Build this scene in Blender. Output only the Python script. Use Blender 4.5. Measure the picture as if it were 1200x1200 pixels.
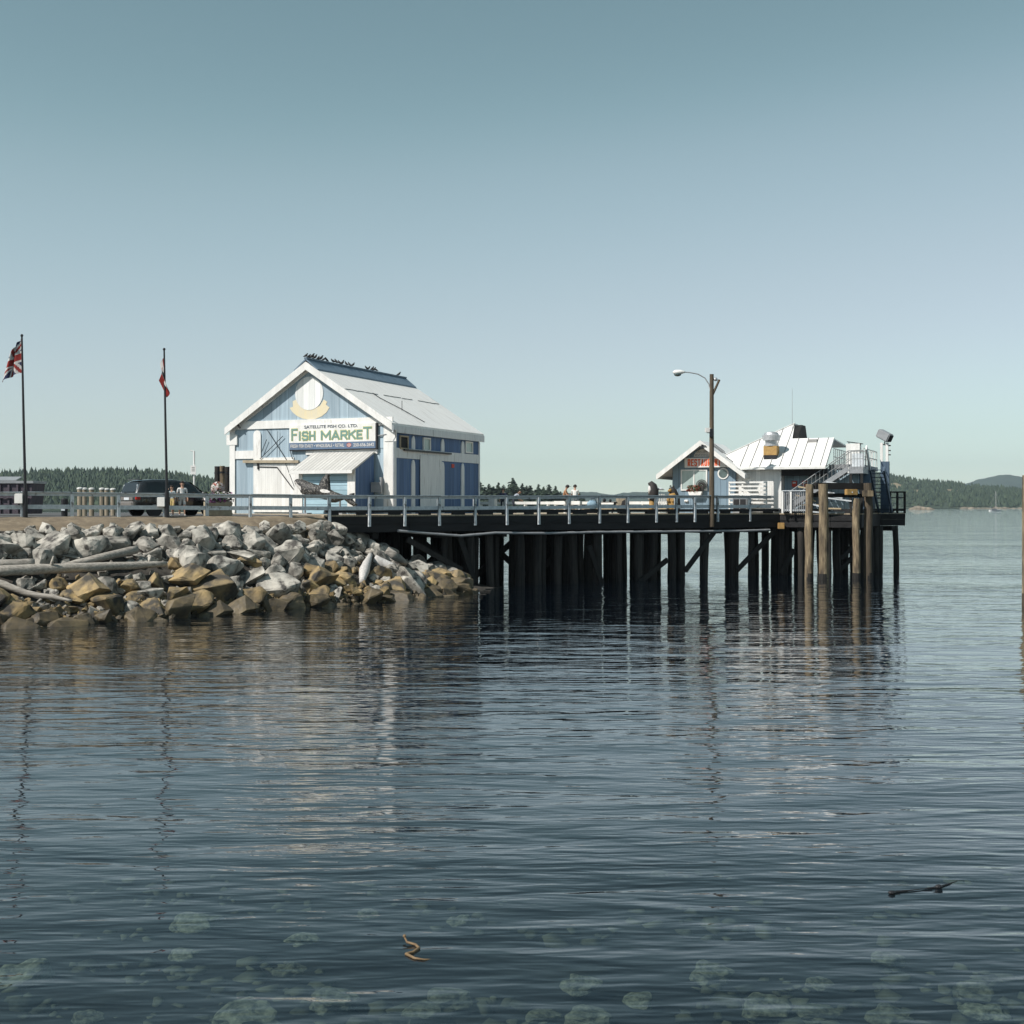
import bpy, bmesh, math, random
from math import sin, cos, pi, radians, sqrt, atan2
from mathutils import Vector, Matrix, noise
from mathutils.bvhtree import BVHTree

random.seed(7)
S = bpy.context.scene
COL = S.collection
for o in list(bpy.data.objects):
    bpy.data.objects.remove(o)

# ------------------------------------------------------------------ camera, sky, sun, exposure
FPX, HOR, CZ = 1450.0, 592.5, 4.65      # focal length and horizon (1200 px frame), eye height above water
cam = bpy.data.objects.new('camera', bpy.data.cameras.new('camera'))
COL.objects.link(cam)
cam.location = (0, 0, CZ)
cam.rotation_euler = (pi / 2, 0, 0)
cam.data.sensor_width = 36
cam.data.lens = 36 * FPX / 1200
cam.data.shift_y = -(600 - HOR) / 1200
cam.data.clip_start = 0.2
cam.data.clip_end = 40000
S.camera = cam

SUN_EL, SUN_AZ = radians(46), radians(-145)     # azimuth counted from +X
SDIR = Vector((cos(SUN_EL) * cos(SUN_AZ), cos(SUN_EL) * sin(SUN_AZ), sin(SUN_EL)))
W = bpy.data.worlds.new('World')
S.world = W
W.use_nodes = True
nt = W.node_tree
bg = nt.nodes['Background']
sky = nt.nodes.new('ShaderNodeTexSky')
sky.sky_type = 'NISHITA'
sky.sun_disc = False
sky.sun_elevation = SUN_EL
sky.sun_rotation = atan2(SDIR.x, SDIR.y)
sky.altitude = 0
sky.air_density = 1.0
sky.dust_density = 0.0
sky.ozone_density = 3.0
hs = nt.nodes.new('ShaderNodeHueSaturation')
hs.inputs['Saturation'].default_value = 0.6
dim = nt.nodes.new('ShaderNodeVectorMath')
dim.operation = 'SCALE'
dim.inputs['Scale'].default_value = 0.1
grade = nt.nodes.new('ShaderNodeRGBCurve')            # colour grade of the whole sky, as in the photograph's teal look
for ch, pts in ((0, ((0, 0), (.24, .17), (.32, .30), (.50, .49), (.80, .70), (1, .82))), (1, ((0, 0), (.29, .268), (.40, .425), (.61, .605), (.83, .81), (1, .92))), (2, ((0, 0), (.40, .325), (.52, .49), (.70, .65), (.78, .725), (1, .92)))):
    c = grade.mapping.curves[ch]
    c.points[0].location = pts[0]
    c.points[1].location = pts[-1]
    for q in pts[1:-1]: c.points.new(*q)
grade.mapping.update()
brt = nt.nodes.new('ShaderNodeVectorMath')
brt.operation = 'SCALE'
brt.inputs['Scale'].default_value = 10.0
nt.links.new(sky.outputs[0], hs.inputs['Color'])
nt.links.new(hs.outputs[0], dim.inputs[0])
nt.links.new(dim.outputs[0], grade.inputs['Color'])
nt.links.new(grade.outputs[0], brt.inputs[0])
nt.links.new(brt.outputs[0], bg.inputs['Color'])
bg.inputs['Strength'].default_value = 0.105

sun = bpy.data.objects.new('sun', bpy.data.lights.new('sun', 'SUN'))
COL.objects.link(sun)
sun.data.energy = 5.0
sun.data.angle = radians(0.5)
sun.data.color = (1.0, 0.95, 0.89)
sun.location = SDIR * 300
sun.rotation_euler = SDIR.to_track_quat('Z', 'Y').to_euler()

S.view_settings.view_transform = 'Standard'
S.view_settings.look = 'None'
S.view_settings.gamma = 1
S.view_settings.exposure = 0.12
S.cycles.max_bounces = 6
S.cycles.transparent_max_bounces = 8
S.cycles.volume_bounces = 0
S.cycles.volume_step_rate = 1.0
S.cycles.caustics_reflective = False
S.cycles.caustics_refractive = False


# ------------------------------------------------------------------ helpers
class G:
    """collects faces, built as ONE mesh object"""
    def __init__(s):
        s.v, s.f, s.m = [], [], []

    def poly(s, pts, m=0):
        b = len(s.v)
        s.v += [tuple(p) for p in pts]
        s.f.append(tuple(range(b, b + len(pts))))
        s.m.append(m)

    def box(s, x0, y0, z0, x1, y1, z1, m=0):
        b = len(s.v)
        s.v += [(x0, y0, z0), (x1, y0, z0), (x1, y1, z0), (x0, y1, z0), (x0, y0, z1), (x1, y0, z1), (x1, y1, z1), (x0, y1, z1)]
        for q in ((3, 2, 1, 0), (4, 5, 6, 7), (0, 1, 5, 4), (1, 2, 6, 5), (2, 3, 7, 6), (3, 0, 4, 7)):
            s.f.append(tuple(b + i for i in q))
            s.m.append(m)
        return s

    def bar(s, p, q, w, h, m=0, up=(0, 0, 1)):
        """rectangular bar from p to q, w across, h along up"""
        p, q = Vector(p), Vector(q)
        d = (q - p).normalized()
        side = d.cross(Vector(up))
        if side.length < 1e-4:
            side = Vector((1, 0, 0))
        side.normalize()
        u = side.cross(d)
        b = len(s.v)
        for e in (p, q):
            for a, c in ((-1, -1), (1, -1), (1, 1), (-1, 1)):
                s.v.append(tuple(e + side * (a * w / 2) + u * (c * h / 2)))
        for q4 in ((0, 1, 2, 3), (7, 6, 5, 4), (0, 4, 5, 1), (1, 5, 6, 2), (2, 6, 7, 3), (3, 7, 4, 0)):
            s.f.append(tuple(b + i for i in q4))
            s.m.append(m)
        return s

    def tube(s, pts, rad, n=8, m=0, caps=True):
        pts = [Vector(p) for p in pts]
        if not hasattr(rad, '__len__'):
            rad = [rad] * len(pts)
        b = len(s.v)
        prev = None
        for i, p in enumerate(pts):
            d = (pts[min(i + 1, len(pts) - 1)] - pts[max(i - 1, 0)]).normalized()
            ref = Vector((0, 0, 1)) if abs(d.z) < 0.9 else Vector((1, 0, 0))
            a = d.cross(ref).normalized()
            if prev is not None:
                a = (prev - d * prev.dot(d)).normalized()
            prev = a
            c = d.cross(a)
            for k in range(n):
                t = 2 * pi * k / n
                s.v.append(tuple(p + (a * cos(t) + c * sin(t)) * rad[i]))
        for i in range(len(pts) - 1):
            for k in range(n):
                k2 = (k + 1) % n
                s.f.append((b + i * n + k, b + i * n + k2, b + (i + 1) * n + k2, b + (i + 1) * n + k))
                s.m.append(m)
        if caps:
            s.f.append(tuple(b + k for k in reversed(range(n))))
            s.f.append(tuple(b + (len(pts) - 1) * n + k for k in range(n)))
            s.m += [m, m]
        return s

    def prism(s, pts, d, m=0):
        """polygon (3-D points) extruded along vector d"""
        d = Vector(d)
        n = len(pts)
        b = len(s.v)
        s.v += [tuple(Vector(p)) for p in pts] + [tuple(Vector(p) + d) for p in pts]
        s.f.append(tuple(range(b, b + n)))
        s.f.append(tuple(b + n + i for i in reversed(range(n))))
        s.m += [m, m]
        for i in range(n):
            j = (i + 1) % n
            s.f.append((b + j, b + i, b + n + i, b + n + j))
            s.m.append(m)
        return s

    def ball(s, c, r, m=0, nu=10, nv=6, sq=(1, 1, 1)):
        b = len(s.v)
        for i in range(nv + 1):
            th = pi * i / nv
            for k in range(nu):
                ph = 2 * pi * k / nu
                s.v.append((c[0] + r * sq[0] * sin(th) * cos(ph), c[1] + r * sq[1] * sin(th) * sin(ph), c[2] + r * sq[2] * cos(th)))
        for i in range(nv):
            for k in range(nu):
                k2 = (k + 1) % nu
                s.f.append((b + i * nu + k, b + (i + 1) * nu + k, b + (i + 1) * nu + k2, b + i * nu + k2))
                s.m.append(m)
        return s

    def mesh(s, name, mats, smooth=False):
        me = bpy.data.meshes.new(name)
        me.from_pydata(s.v, [], s.f)
        for mt in (mats if isinstance(mats, (list, tuple)) else [mats]):
            me.materials.append(mt)
        me.polygons.foreach_set('material_index', s.m)
        bm = bmesh.new()
        bm.from_mesh(me)
        bmesh.ops.recalc_face_normals(bm, faces=bm.faces)
        bm.to_mesh(me)
        bm.free()
        if smooth:
            me.polygons.foreach_set('use_smooth', [True] * len(me.polygons))
        me.update()
        return me

    def build(s, name, mats, parent=None, smooth=False):
        return link(name, s.mesh(name, mats, smooth), parent)


def link(name, me, parent=None):
    o = bpy.data.objects.new(name, me)
    COL.objects.link(o)
    if parent:
        o.parent = parent
    return o


def tag(o, label=None, cat=None, group=None, kind=None):
    if label: o['label'] = label
    if cat: o['category'] = cat
    if group: o['group'] = group
    if kind: o['kind'] = kind
    return o


def thing(name, label, cat, loc=(0, 0, 0), rz=0, group=None):
    o = link(name, None)
    o.location = loc
    o.rotation_euler = (0, 0, rz)
    return tag(o, label, cat, group)


def copy_tree(o, parent=None):
    c = o.copy()
    COL.objects.link(c)
    if parent: c.parent = parent
    for ch in list(o.children):
        copy_tree(ch, c)
    return c


def bevel(o, w=0.03, seg=2):
    bm = bmesh.new()
    bm.from_mesh(o.data)
    bmesh.ops.remove_doubles(bm, verts=bm.verts, dist=1e-5)
    bmesh.ops.bevel(bm, geom=[e for e in bm.edges if e.calc_face_angle(0) > 0.4], offset=w, segments=seg, affect='EDGES', clamp_overlap=True)
    bm.to_mesh(o.data)
    bm.free()
    return o


# ---- materials
def mat(name, c1, c2=None, rough=0.7, scale=(1, 1, 1), ns=3.0, bump=0.0, metal=0.0, boards=None, detail=6, lo=.35, hi=.65,
        spec=0.4, rnd=0.0, stain=None, wave=None, coat=0):
    """noise blend c1..c2; boards=(axis,width,dark,gap) dark joints; stain=(colour,scale,lo,hi); wave=(axis,freq,strength) corrugation;
    rnd = brightness spread from object to object"""
    m = bpy.data.materials.new(name)
    m.use_nodes = True
    t = m.node_tree
    N, L = t.nodes, t.links
    bs = N['Principled BSDF']
    bs.inputs['Roughness'].default_value = rough
    bs.inputs['Metallic'].default_value = metal
    bs.inputs['Specular IOR Level'].default_value = spec
    bs.inputs['Coat Weight'].default_value = coat
    tc = N.new('ShaderNodeTexCoord')
    mp = N.new('ShaderNodeMapping')
    mp.inputs['Scale'].default_value = scale
    L.new(tc.outputs['Object'], mp.inputs[0])
    nz = N.new('ShaderNodeTexNoise')
    nz.inputs['Scale'].default_value = ns
    nz.inputs['Detail'].default_value = detail
    nz.inputs['Roughness'].default_value = 0.65
    L.new(mp.outputs[0], nz.inputs['Vector'])
    c2 = c2 or tuple(x * 0.8 for x in c1)
    rp = N.new('ShaderNodeValToRGB')
    rp.color_ramp.elements[0].position = lo
    rp.color_ramp.elements[1].position = hi
    rp.color_ramp.elements[0].color = (*c2, 1)
    rp.color_ramp.elements[1].color = (*c1, 1)
    L.new(nz.outputs['Fac'], rp.inputs[0])
    out = rp.outputs[0]

    def mixc(fac, a, bcol, blend='MIX'):
        x = N.new('ShaderNodeMix')
        x.data_type = 'RGBA'
        x.blend_type = blend
        if isinstance(fac, float): x.inputs['Factor'].default_value = fac
        else: L.new(fac, x.inputs['Factor'])
        L.new(a, x.inputs['A'])
        if isinstance(bcol, tuple): x.inputs['B'].default_value = (*bcol, 1)
        else: L.new(bcol, x.inputs['B'])
        return x.outputs['Result']

    def mth(op, a, b=None):
        x = N.new('ShaderNodeMath')
        x.operation = op
        for i, q in enumerate((a, b)):
            if q is None: continue
            if isinstance(q, (int, float)): x.inputs[i].default_value = q
            else: L.new(q, x.inputs[i])
        return x.outputs[0]

    def ramp(v, a, b):
        x = N.new('ShaderNodeMapRange')
        x.inputs['From Min'].default_value = a
        x.inputs['From Max'].default_value = b
        L.new(v, x.inputs['Value'])
        return x.outputs[0]

    if stain:
        n2 = N.new('ShaderNodeTexNoise')
        n2.inputs['Scale'].default_value = stain[1]
        n2.inputs['Detail'].default_value = 5
        mp2 = N.new('ShaderNodeMapping')
        mp2.inputs['Scale'].default_value = stain[4] if len(stain) > 4 else (1, 1, 1)
        mp2.inputs['Location'].default_value = (3.1, 7.7, 1.3)
        L.new(tc.outputs['Object'], mp2.inputs[0])
        L.new(mp2.outputs[0], n2.inputs['Vector'])
        out = mixc(ramp(n2.outputs['Fac'], stain[2], stain[3]), out, stain[0])
    sx = N.new('ShaderNodeSeparateXYZ')
    L.new(tc.outputs['Object'], sx.inputs[0])
    hgt = nz.outputs['Fac']
    if boards:
        ax, wd, dark = boards[:3]
        gap = boards[3] if len(boards) > 3 else 0.06
        a = mth('DIVIDE', sx.outputs[ax], wd)
        fr = mth('FRACT', a)
        fl = mth('FLOOR', a)
        wn = N.new('ShaderNodeTexWhiteNoise')
        wn.noise_dimensions = '1D'
        L.new(fl, wn.inputs['W'])
        br = N.new('ShaderNodeMapRange')
        br.inputs['To Min'].default_value = 0.86
        br.inputs['To Max'].default_value = 1.1
        L.new(wn.outputs['Value'], br.inputs['Value'])
        cb = N.new('ShaderNodeCombineColor')
        for i in range(3): L.new(br.outputs[0], cb.inputs[i])
        out = mixc(1.0, out, cb.outputs[0], 'MULTIPLY')
        out = mixc(mth('LESS_THAN', fr, gap), out, dark)
    if rnd:
        oi = N.new('ShaderNodeObjectInfo')
        br = N.new('ShaderNodeMapRange')
        br.inputs['To Min'].default_value = 1 - rnd
        br.inputs['To Max'].default_value = 1 + rnd
        L.new(oi.outputs['Random'], br.inputs['Value'])
        cb = N.new('ShaderNodeCombineColor')
        for i in range(3): L.new(br.outputs[0], cb.inputs[i])
        out = mixc(1.0, out, cb.outputs[0], 'MULTIPLY')
    L.new(out, bs.inputs['Base Color'])
    if bump or wave:
        bp = N.new('ShaderNodeBump')
        bp.inputs['Strength'].default_value = bump if bump else wave[2]
        bp.inputs['Distance'].default_value = 0.05
        if wave:
            sn = mth('SINE', mth('MULTIPLY', sx.outputs[wave[0]], wave[1]))
            L.new(sn, bp.inputs['Height'])
        else:
            L.new(hgt, bp.inputs['Height'])
        L.new(bp.outputs[0], bs.inputs['Normal'])
    return m


M = {}
M['white'] = mat('white_paint', (.80, .79, .76), (.66, .65, .62), .6, (1, 1, .25), 3, stain=((.45, .42, .38), 2.2, .62, .8, (2, 2, .4)))
M['white_side'] = mat('shade_greyed_white_boards', (.74, .76, .77), (.62, .64, .66), .7, (2, 2, .2), 3, stain=((.30, .31, .31), 2.0, .6, .8, (2, 2, .3)))  # trim white greyed to put the side wall's shade into its colour, plus stains
M['white_board'] = mat('white_boards', (.78, .77, .74), (.66, .65, .62), .6, (2, 2, .2), 3, boards=(0, .3, (.5, .5, .48), .04))
M['blue_faded'] = mat('faded_blue_boards', (.35, .435, .49), (.265, .35, .41), .75, (5, 5, .12), 2.5, boards=(0, .62, (.13, .18, .22), .03), stain=((.42, .52, .58), 1.4, .5, .72, (3, 3, .15)))
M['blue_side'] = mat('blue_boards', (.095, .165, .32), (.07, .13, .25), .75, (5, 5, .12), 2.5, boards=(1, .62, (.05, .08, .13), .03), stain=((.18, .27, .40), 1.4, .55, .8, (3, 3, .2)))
M['blue_lap'] = mat('pale_blue_lap_siding', (.36, .52, .60), (.30, .45, .53), .7, (1, 1, 3), 2, boards=(2, .28, (.12, .18, .22), .1))
M['roof_white'] = mat('white_metal_roof', (.88, .865, .83), (.80, .77, .73), .42, (.25, 3, .6), 1.5, stain=((.52, .49, .45), .9, .6, .78, (.5, 4, .4)), wave=(1, 26.0, .18), spec=.5)
M['roof_seam'] = mat('white_seam_roof', (.84, .83, .80), (.76, .75, .72), .42, (3, .4, .4), 1.2, stain=((.60, .50, .40), 1.2, .66, .8, (3, .4, .4)), spec=.5)
M['seam_dark'] = mat('seam_shadow_grey', (.30, .29, .28), None, .6)
M['slate'] = mat('slate_blue_metal', (.15, .21, .27), (.10, .15, .20), .5, (1, 4, 1), 2)
M['dark'] = mat('dark_opening', (.012, .013, .015), None, .8)
M['glass'] = mat('window_glass', (.09, .13, .13), (.05, .07, .07), .08, spec=.8)
M['glass_pale'] = mat('curtained_glass', (.42, .50, .48), (.30, .38, .36), .15, (1, 1, .3), 2, spec=.6)
M['corr'] = mat('corrugated_shed_roof', (.58, .57, .54), (.48, .47, .44), .5, (4, 1, 1), 2, boards=(0, .26, (.30, .29, .28), .22))
M['tim_black'] = mat('tarred_timber', (.020, .019, .018), (.008, .008, .008), .85, (1, 1, .25), 2.5, bump=.4, rnd=.35)
M['tim_fascia'] = mat('black_fascia_timber', (.022, .022, .023), (.008, .008, .009), .85, (.2, 1, 1), 2.5, bump=.4)
M['pile'] = mat('creosote_pile', (.034, .030, .026), (.008, .008, .008), .85, (3, 3, .2), 2.5, bump=.5, rnd=.4, stain=((.06, .055, .05), 2.0, .62, .8, (3, 3, .3)))
M['pile_pale'] = mat('weathered_pile', (.36, .285, .18), (.13, .095, .06), .9, (5, 5, .45), 2.4, bump=.9, rnd=.2, stain=((.07, .055, .04), 1.5, .44, .66, (2.5, 2.5, .6)))
M['pile_mid'] = mat('brown_pile', (.12, .092, .06), (.045, .035, .026), .85, (4, 4, .4), 2.0, bump=.6, rnd=.2)
M['deck'] = mat('deck_planks', (.42, .35, .25), (.30, .24, .17), .8, (.3, 3, 1), 2, boards=(0, .22, (.12, .1, .08), .08))
M['tan_wood'] = mat('tan_rail_timber', (.50, .40, .25), (.36, .28, .18), .75, (.4, 2, 2), 2.5)
M['rail'] = mat('rail_paint', (.66, .70, .72), (.46, .50, .53), .65, (1.5, 1.5, 1.5), 3, stain=((.16, .15, .14), 4, .6, .75))
M['bollard'] = mat('bollard_wood', (.36, .31, .23), (.2, .165, .12), .8, (3, 3, .6), 2, rnd=.2)
M['soil'] = mat('tan_soil', (.235, .185, .125), (.125, .098, .068), .95, (1, 1, 1), 1.1, bump=.5, detail=10, stain=((.30, .25, .18), 5, .6, .75))
M['asphalt'] = mat('parking_asphalt', (.10, .10, .10), (.07, .07, .07), .9, (1, 1, 1), 2)
M['bank'] = mat('bank_rubble', (.065, .058, .048), (.02, .018, .016), .95, (1, 1, 1), 2.2, bump=.8, detail=10)
M['seabed'] = mat('seabed_silt', (.040, .042, .034), (.006, .008, .010), .95, (1, 1, 1), .9, detail=8, lo=.5, hi=.78)
M['rock_grey'] = mat('grey_granite', (.42, .395, .345), (.17, .16, .14), .9, (1, 1, 1), 1.6, bump=1.0, detail=12, rnd=.25, stain=((.06, .055, .05), 4.2, .53, .66), lo=.40, hi=.58)
M['rock_ochre'] = mat('ochre_rock', (.37, .265, .125), (.17, .135, .085), .9, (1, 1, 1), 1.3, bump=1.0, detail=12, rnd=.3, stain=((.055, .05, .042), 1.9, .50, .62), lo=.38, hi=.62)
M['rock_wet'] = mat('dark_wet_rock', (.17, .13, .072), (.05, .043, .034), .6, (1, 1, 1), 1.6, bump=.9, detail=10, rnd=.3)
M['rock_under'] = mat('submerged_rock', (.31, .31, .23), (.03, .036, .03), .9, (1, 1, 1), 5.5, detail=9, rnd=.3, bump=.5)
M['pebble'] = mat('algae_pebbles', (.19, .19, .135), (.03, .035, .028), .95, (1, 1, 1), 1.5, detail=8)
M['drift'] = mat('driftwood', (.42, .385, .335), (.20, .18, .155), .85, (.5, 4, 4), 3, bump=.6, rnd=.12)
M['bleached'] = mat('bleached_wood', (.62, .60, .57), (.40, .38, .36), .85, (3, 3, .6), 3, bump=.5)
M['black'] = mat('black_metal', (.018, .018, .02), (.010, .010, .012), .5)
M['grey_metal'] = mat('grey_metal', (.30, .31, .32), (.22, .23, .24), .45, spec=.5)
M['stair_metal'] = mat('dull_stair_metal', (.30, .31, .31), (.2, .21, .21), .5)
M['galv'] = mat('galvanised_metal', (.55, .56, .57), (.42, .43, .44), .4, metal=.5)
M['rust'] = mat('ochre_curb', (.46, .29, .10), (.32, .19, .07), .8, ns=4)
M['red'] = mat('red_paint', (.55, .05, .02), None, .6)
M['orange_red'] = mat('sign_red', (.75, .13, .035), (.65, .10, .03), .6)
M['sign_blue'] = mat('sign_slate_blue', (.115, .17, .26), (.10, .15, .23), .6)
M['sign_green'] = mat('sign_green_grey', (.17, .29, .25), (.15, .26, .23), .6)
M['sign_yellow'] = mat('sign_yellow', (.80, .70, .22), None, .6)
M['sign_ink'] = mat('sign_ink', (.05, .07, .10), None, .6)
M['cream'] = mat('faded_cream_banner', (.72, .62, .40), (.66, .60, .46), .75, (2, 2, .3), 3)
M['disc'] = mat('faded_white_disc', (.80, .80, .77), (.70, .71, .69), .75, (4, 4, .2), 3, boards=(0, .42, (.40, .42, .42), .04))
M['flag_red'] = mat('flag_red', (.27, .022, .018), None, .8)
M['flag_blue'] = mat('flag_blue', (.015, .02, .07), None, .8)
M['flag_white'] = mat('flag_white', (.60, .58, .56), None, .8)
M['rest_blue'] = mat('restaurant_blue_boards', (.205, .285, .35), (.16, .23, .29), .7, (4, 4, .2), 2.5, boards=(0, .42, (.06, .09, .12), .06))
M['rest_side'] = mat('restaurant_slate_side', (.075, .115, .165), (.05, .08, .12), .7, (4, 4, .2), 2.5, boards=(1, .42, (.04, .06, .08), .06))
M['rest_pale'] = mat('restaurant_pale_boards', (.34, .44, .50), (.27, .36, .42), .7, (4, 4, .2), 2.5, boards=(0, .42, (.10, .14, .17), .06))
M['script'] = mat('sign_panel_grey', (.70, .70, .68), (.6, .6, .58), .7)
M['hull'] = mat('boat_white', (.82, .82, .80), (.75, .75, .74), .4)
M['leaf'] = mat('conifer_needles', (.050, .075, .045), (.022, .036, .026), .9, (1, 1, 1), .6, rnd=.25, detail=8)
M['wood_near'] = mat('wood_canopy', (.066, .092, .052), (.018, .034, .027), .95, (1, 1, 1), .08, detail=10)
M['bark'] = mat('bark', (.10, .075, .055), None, .95)
M['hill'] = mat('hill_forest_floor', (.045, .065, .042), (.03, .045, .03), .95, (1, 1, 1), .02)
M['hill_bare'] = mat('hill_dry_grass', (.30, .24, .15), (.2, .17, .11), .95, (1, 1, 1), .02)
M['shore'] = mat('shore_rock', (.30, .25, .19), (.13, .115, .09), .95, (1, 1, 1), .1)
M['far_hill'] = mat('far_hill_forest', (.05, .07, .05), (.03, .045, .035), .95, (1, 1, 1), .01, detail=10)
M['skin'] = mat('skin', (.45, .27, .19), (.40, .24, .17), .6)
M['hair'] = mat('dark_hair', (.02, .015, .012), None, .7)
M['cl_white'] = mat('white_cotton', (.75, .74, .72), (.65, .64, .62), .9, ns=6)
M['cl_yellow'] = mat('sand_cotton', (.55, .42, .18), None, .9)
M['cl_brown'] = mat('tan_cotton', (.42, .22, .12), None, .9)
M['cl_dark'] = mat('dark_denim', (.03, .035, .05), None, .9)
M['cl_navy'] = mat('navy_cloth', (.03, .04, .08), None, .9)
M['cl_grey'] = mat('grey_cotton', (.33, .36, .42), None, .9)
M['cl_teal'] = mat('grey_blue_cotton', (.30, .36, .38), None, .9)
M['bag'] = mat('light_blue_canvas', (.30, .43, .52), (.16, .25, .33), .8, ns=5)
M['car'] = mat('dark_car_paint', (.016, .017, .019), (.012, .013, .014), .25, spec=.6, coat=.6)
M['car_bumper'] = mat('taupe_bumper_paint', (.20, .185, .17), (.17, .155, .145), .35, spec=.5, coat=.4)
M['car_glass'] = mat('tinted_car_glass', (.012, .015, .017), None, .06, spec=.7)
M['tyre'] = mat('tyre_rubber', (.015, .015, .015), None, .85)
M['rim'] = mat('wheel_rim', (.35, .35, .36), None, .35, metal=.6)
M['lamp_red'] = mat('tail_lamp_red', (.50, .03, .02), None, .25)
M['plum'] = mat('plum_grey_steel', (.085, .068, .085), (.05, .04, .052), .7, (2, 2, 1), 3)
M['orca_dark'] = mat('mosaic_black', (.035, .034, .032), (.03, .03, .03), .6, ns=3)
M['orca_spot'] = mat('mosaic_black_spotted', (.20, .185, .165), (.020, .020, .020), .6, (1, 1, 1), 16, detail=1, lo=.57, hi=.61)
M['orca_white'] = mat('mosaic_white', (.72, .70, .67), (.5, .48, .46), .6, ns=12)
M['carve_dark'] = mat('dark_carved_wood', (.035, .030, .028), (.015, .014, .014), .7, ns=5)
M['carve_gold'] = mat('golden_carved_wood', (.40, .24, .07), (.20, .12, .045), .7, ns=6)
M['petal'] = mat('purple_petals', (.30, .09, .22), (.20, .05, .18), .8, ns=8)
M['petal_red'] = mat('russet_petals', (.35, .10, .07), (.22, .07, .05), .8, ns=8)
M['petal_white'] = mat('white_petals', (.7, .66, .64), None, .8, ns=8)
M['leafy'] = mat('planter_leaves', (.08, .12, .05), (.04, .06, .03), .8, ns=8)
M['kelp'] = mat('kelp', (.24, .16, .08), (.13, .085, .045), .6, ns=8)
M['tan_box'] = mat('planter_box_wood', (.42, .36, .26), (.3, .25, .18), .8, ns=3)
M['bird'] = mat('black_feathers', (.012, .012, .014), (.03, .03, .03), .7)


# ---- frames and pixel helpers used while measuring
A_D = atan2(1, 1.586)                       # heading of the dock edge
A_B = -math.atan(640 / 1450.0)              # heading of the building fronts
DO = Vector((0, 71, 0))
da, db = Vector((cos(A_D), sin(A_D), 0)), Vector((-sin(A_D), cos(A_D), 0))
ua, ub = Vector((cos(A_B), sin(A_B), 0)), Vector((-sin(A_B), cos(A_B), 0))


def D(s, t, z=0.0):
    p = DO + da * s + db * t
    return Vector((p.x, p.y, z))


def s_at(px):
    k = (px - 600) / FPX
    return 71 * k / (da.x - da.y * k)


def at(px, Y, z=0.0):
    return Vector(((px - 600) / FPX * Y, Y, z))


def zpx(py, Y):
    return CZ + (HOR - py) * Y / FPX


def ray(px, py):
    return Vector(((px - 600) / FPX, 1, (HOR - py) / FPX))


class Frame:
    def __init__(s, o, ang):
        s.o = Vector(o)
        s.ang = ang
        s.u = Vector((cos(ang), sin(ang), 0))
        s.v = Vector((-sin(ang), cos(ang), 0))

    def front(s, px, py, y=0.0):
        """local (x, z) where the sight line meets the plane local y = const"""
        r = ray(px, py)
        c = Vector((0, 0, CZ)) - s.o
        k = (y - c.dot(s.v)) / r.dot(s.v)
        p = c + r * k
        return p.dot(s.u), p.z

    def side(s, px, py, x):
        r = ray(px, py)
        c = Vector((0, 0, CZ)) - s.o
        k = (x - c.dot(s.u)) / r.dot(s.u)
        p = c + r * k
        return p.dot(s.v), p.z


def text(body, w, h, m, parent, x, y, z, name='lettering', bold=.0, depth=.012, squash=None):
    """lettering on a plane facing local -y; x,z = lower left corner"""
    cu = bpy.data.curves.new('text', 'FONT')
    cu.body = body
    cu.size = 1
    cu.offset = bold
    cu.extrude = 0.01
    o = bpy.data.objects.new('text', cu)
    COL.objects.link(o)
    dg = bpy.context.evaluated_depsgraph_get()
    dg.update()
    me = bpy.data.meshes.new_from_object(o.evaluated_get(dg))
    bpy.data.objects.remove(o)
    xs = [v.co.x for v in me.vertices]
    ys = [v.co.y for v in me.vertices]
    zs = [v.co.z for v in me.vertices]
    x0, x1, y0, y1 = min(xs), max(xs), min(ys), max(ys)
    z1 = max(max(zs), 1e-4)
    for v in me.vertices:
        a, b, c = v.co
        v.co = (x + (a - x0) / (x1 - x0) * w, y - (c / z1) * depth / 2 - depth / 2, z + (b - y0) / (y1 - y0) * h)
    me.materials.clear()
    me.materials.append(m)
    me.name = name
    return link(name, me, parent)


GLYPH = {'F': [[(0, 0), (0, 1), (1, 1)], [(0, .5), (.8, .5)]], 'I': [[(.5, 0), (.5, 1)]], 'H': [[(0, 0), (0, 1)], [(1, 0), (1, 1)], [(0, .5), (1, .5)]],
         'S': [[(1, .84), (.82, 1), (.18, 1), (0, .86), (0, .62), (.18, .53), (.82, .47), (1, .38), (1, .14), (.82, 0), (.18, 0), (0, .16)]],
         'M': [[(0, 0), (0, 1), (.5, .3), (1, 1), (1, 0)]], 'A': [[(0, 0), (.5, 1), (1, 0)], [(.2, .3), (.8, .3)]], 'K': [[(0, 0), (0, 1)], [(1, 1), (.05, .45)], [(.35, .62), (1, 0)]],
         'R': [[(0, 0), (0, 1), (.8, 1), (1, .86), (1, .62), (.8, .48), (0, .48)], [(.5, .48), (1, 0)]], 'E': [[(1, 1), (0, 1), (0, 0), (1, 0)], [(0, .5), (.85, .5)]],
         'T': [[(0, 1), (1, 1)], [(.5, 1), (.5, 0)]], 'U': [[(0, 1), (0, .16), (.18, 0), (.82, 0), (1, .16), (1, 1)]], 'N': [[(0, 0), (0, 1), (1, 0), (1, 1)]]}


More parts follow.
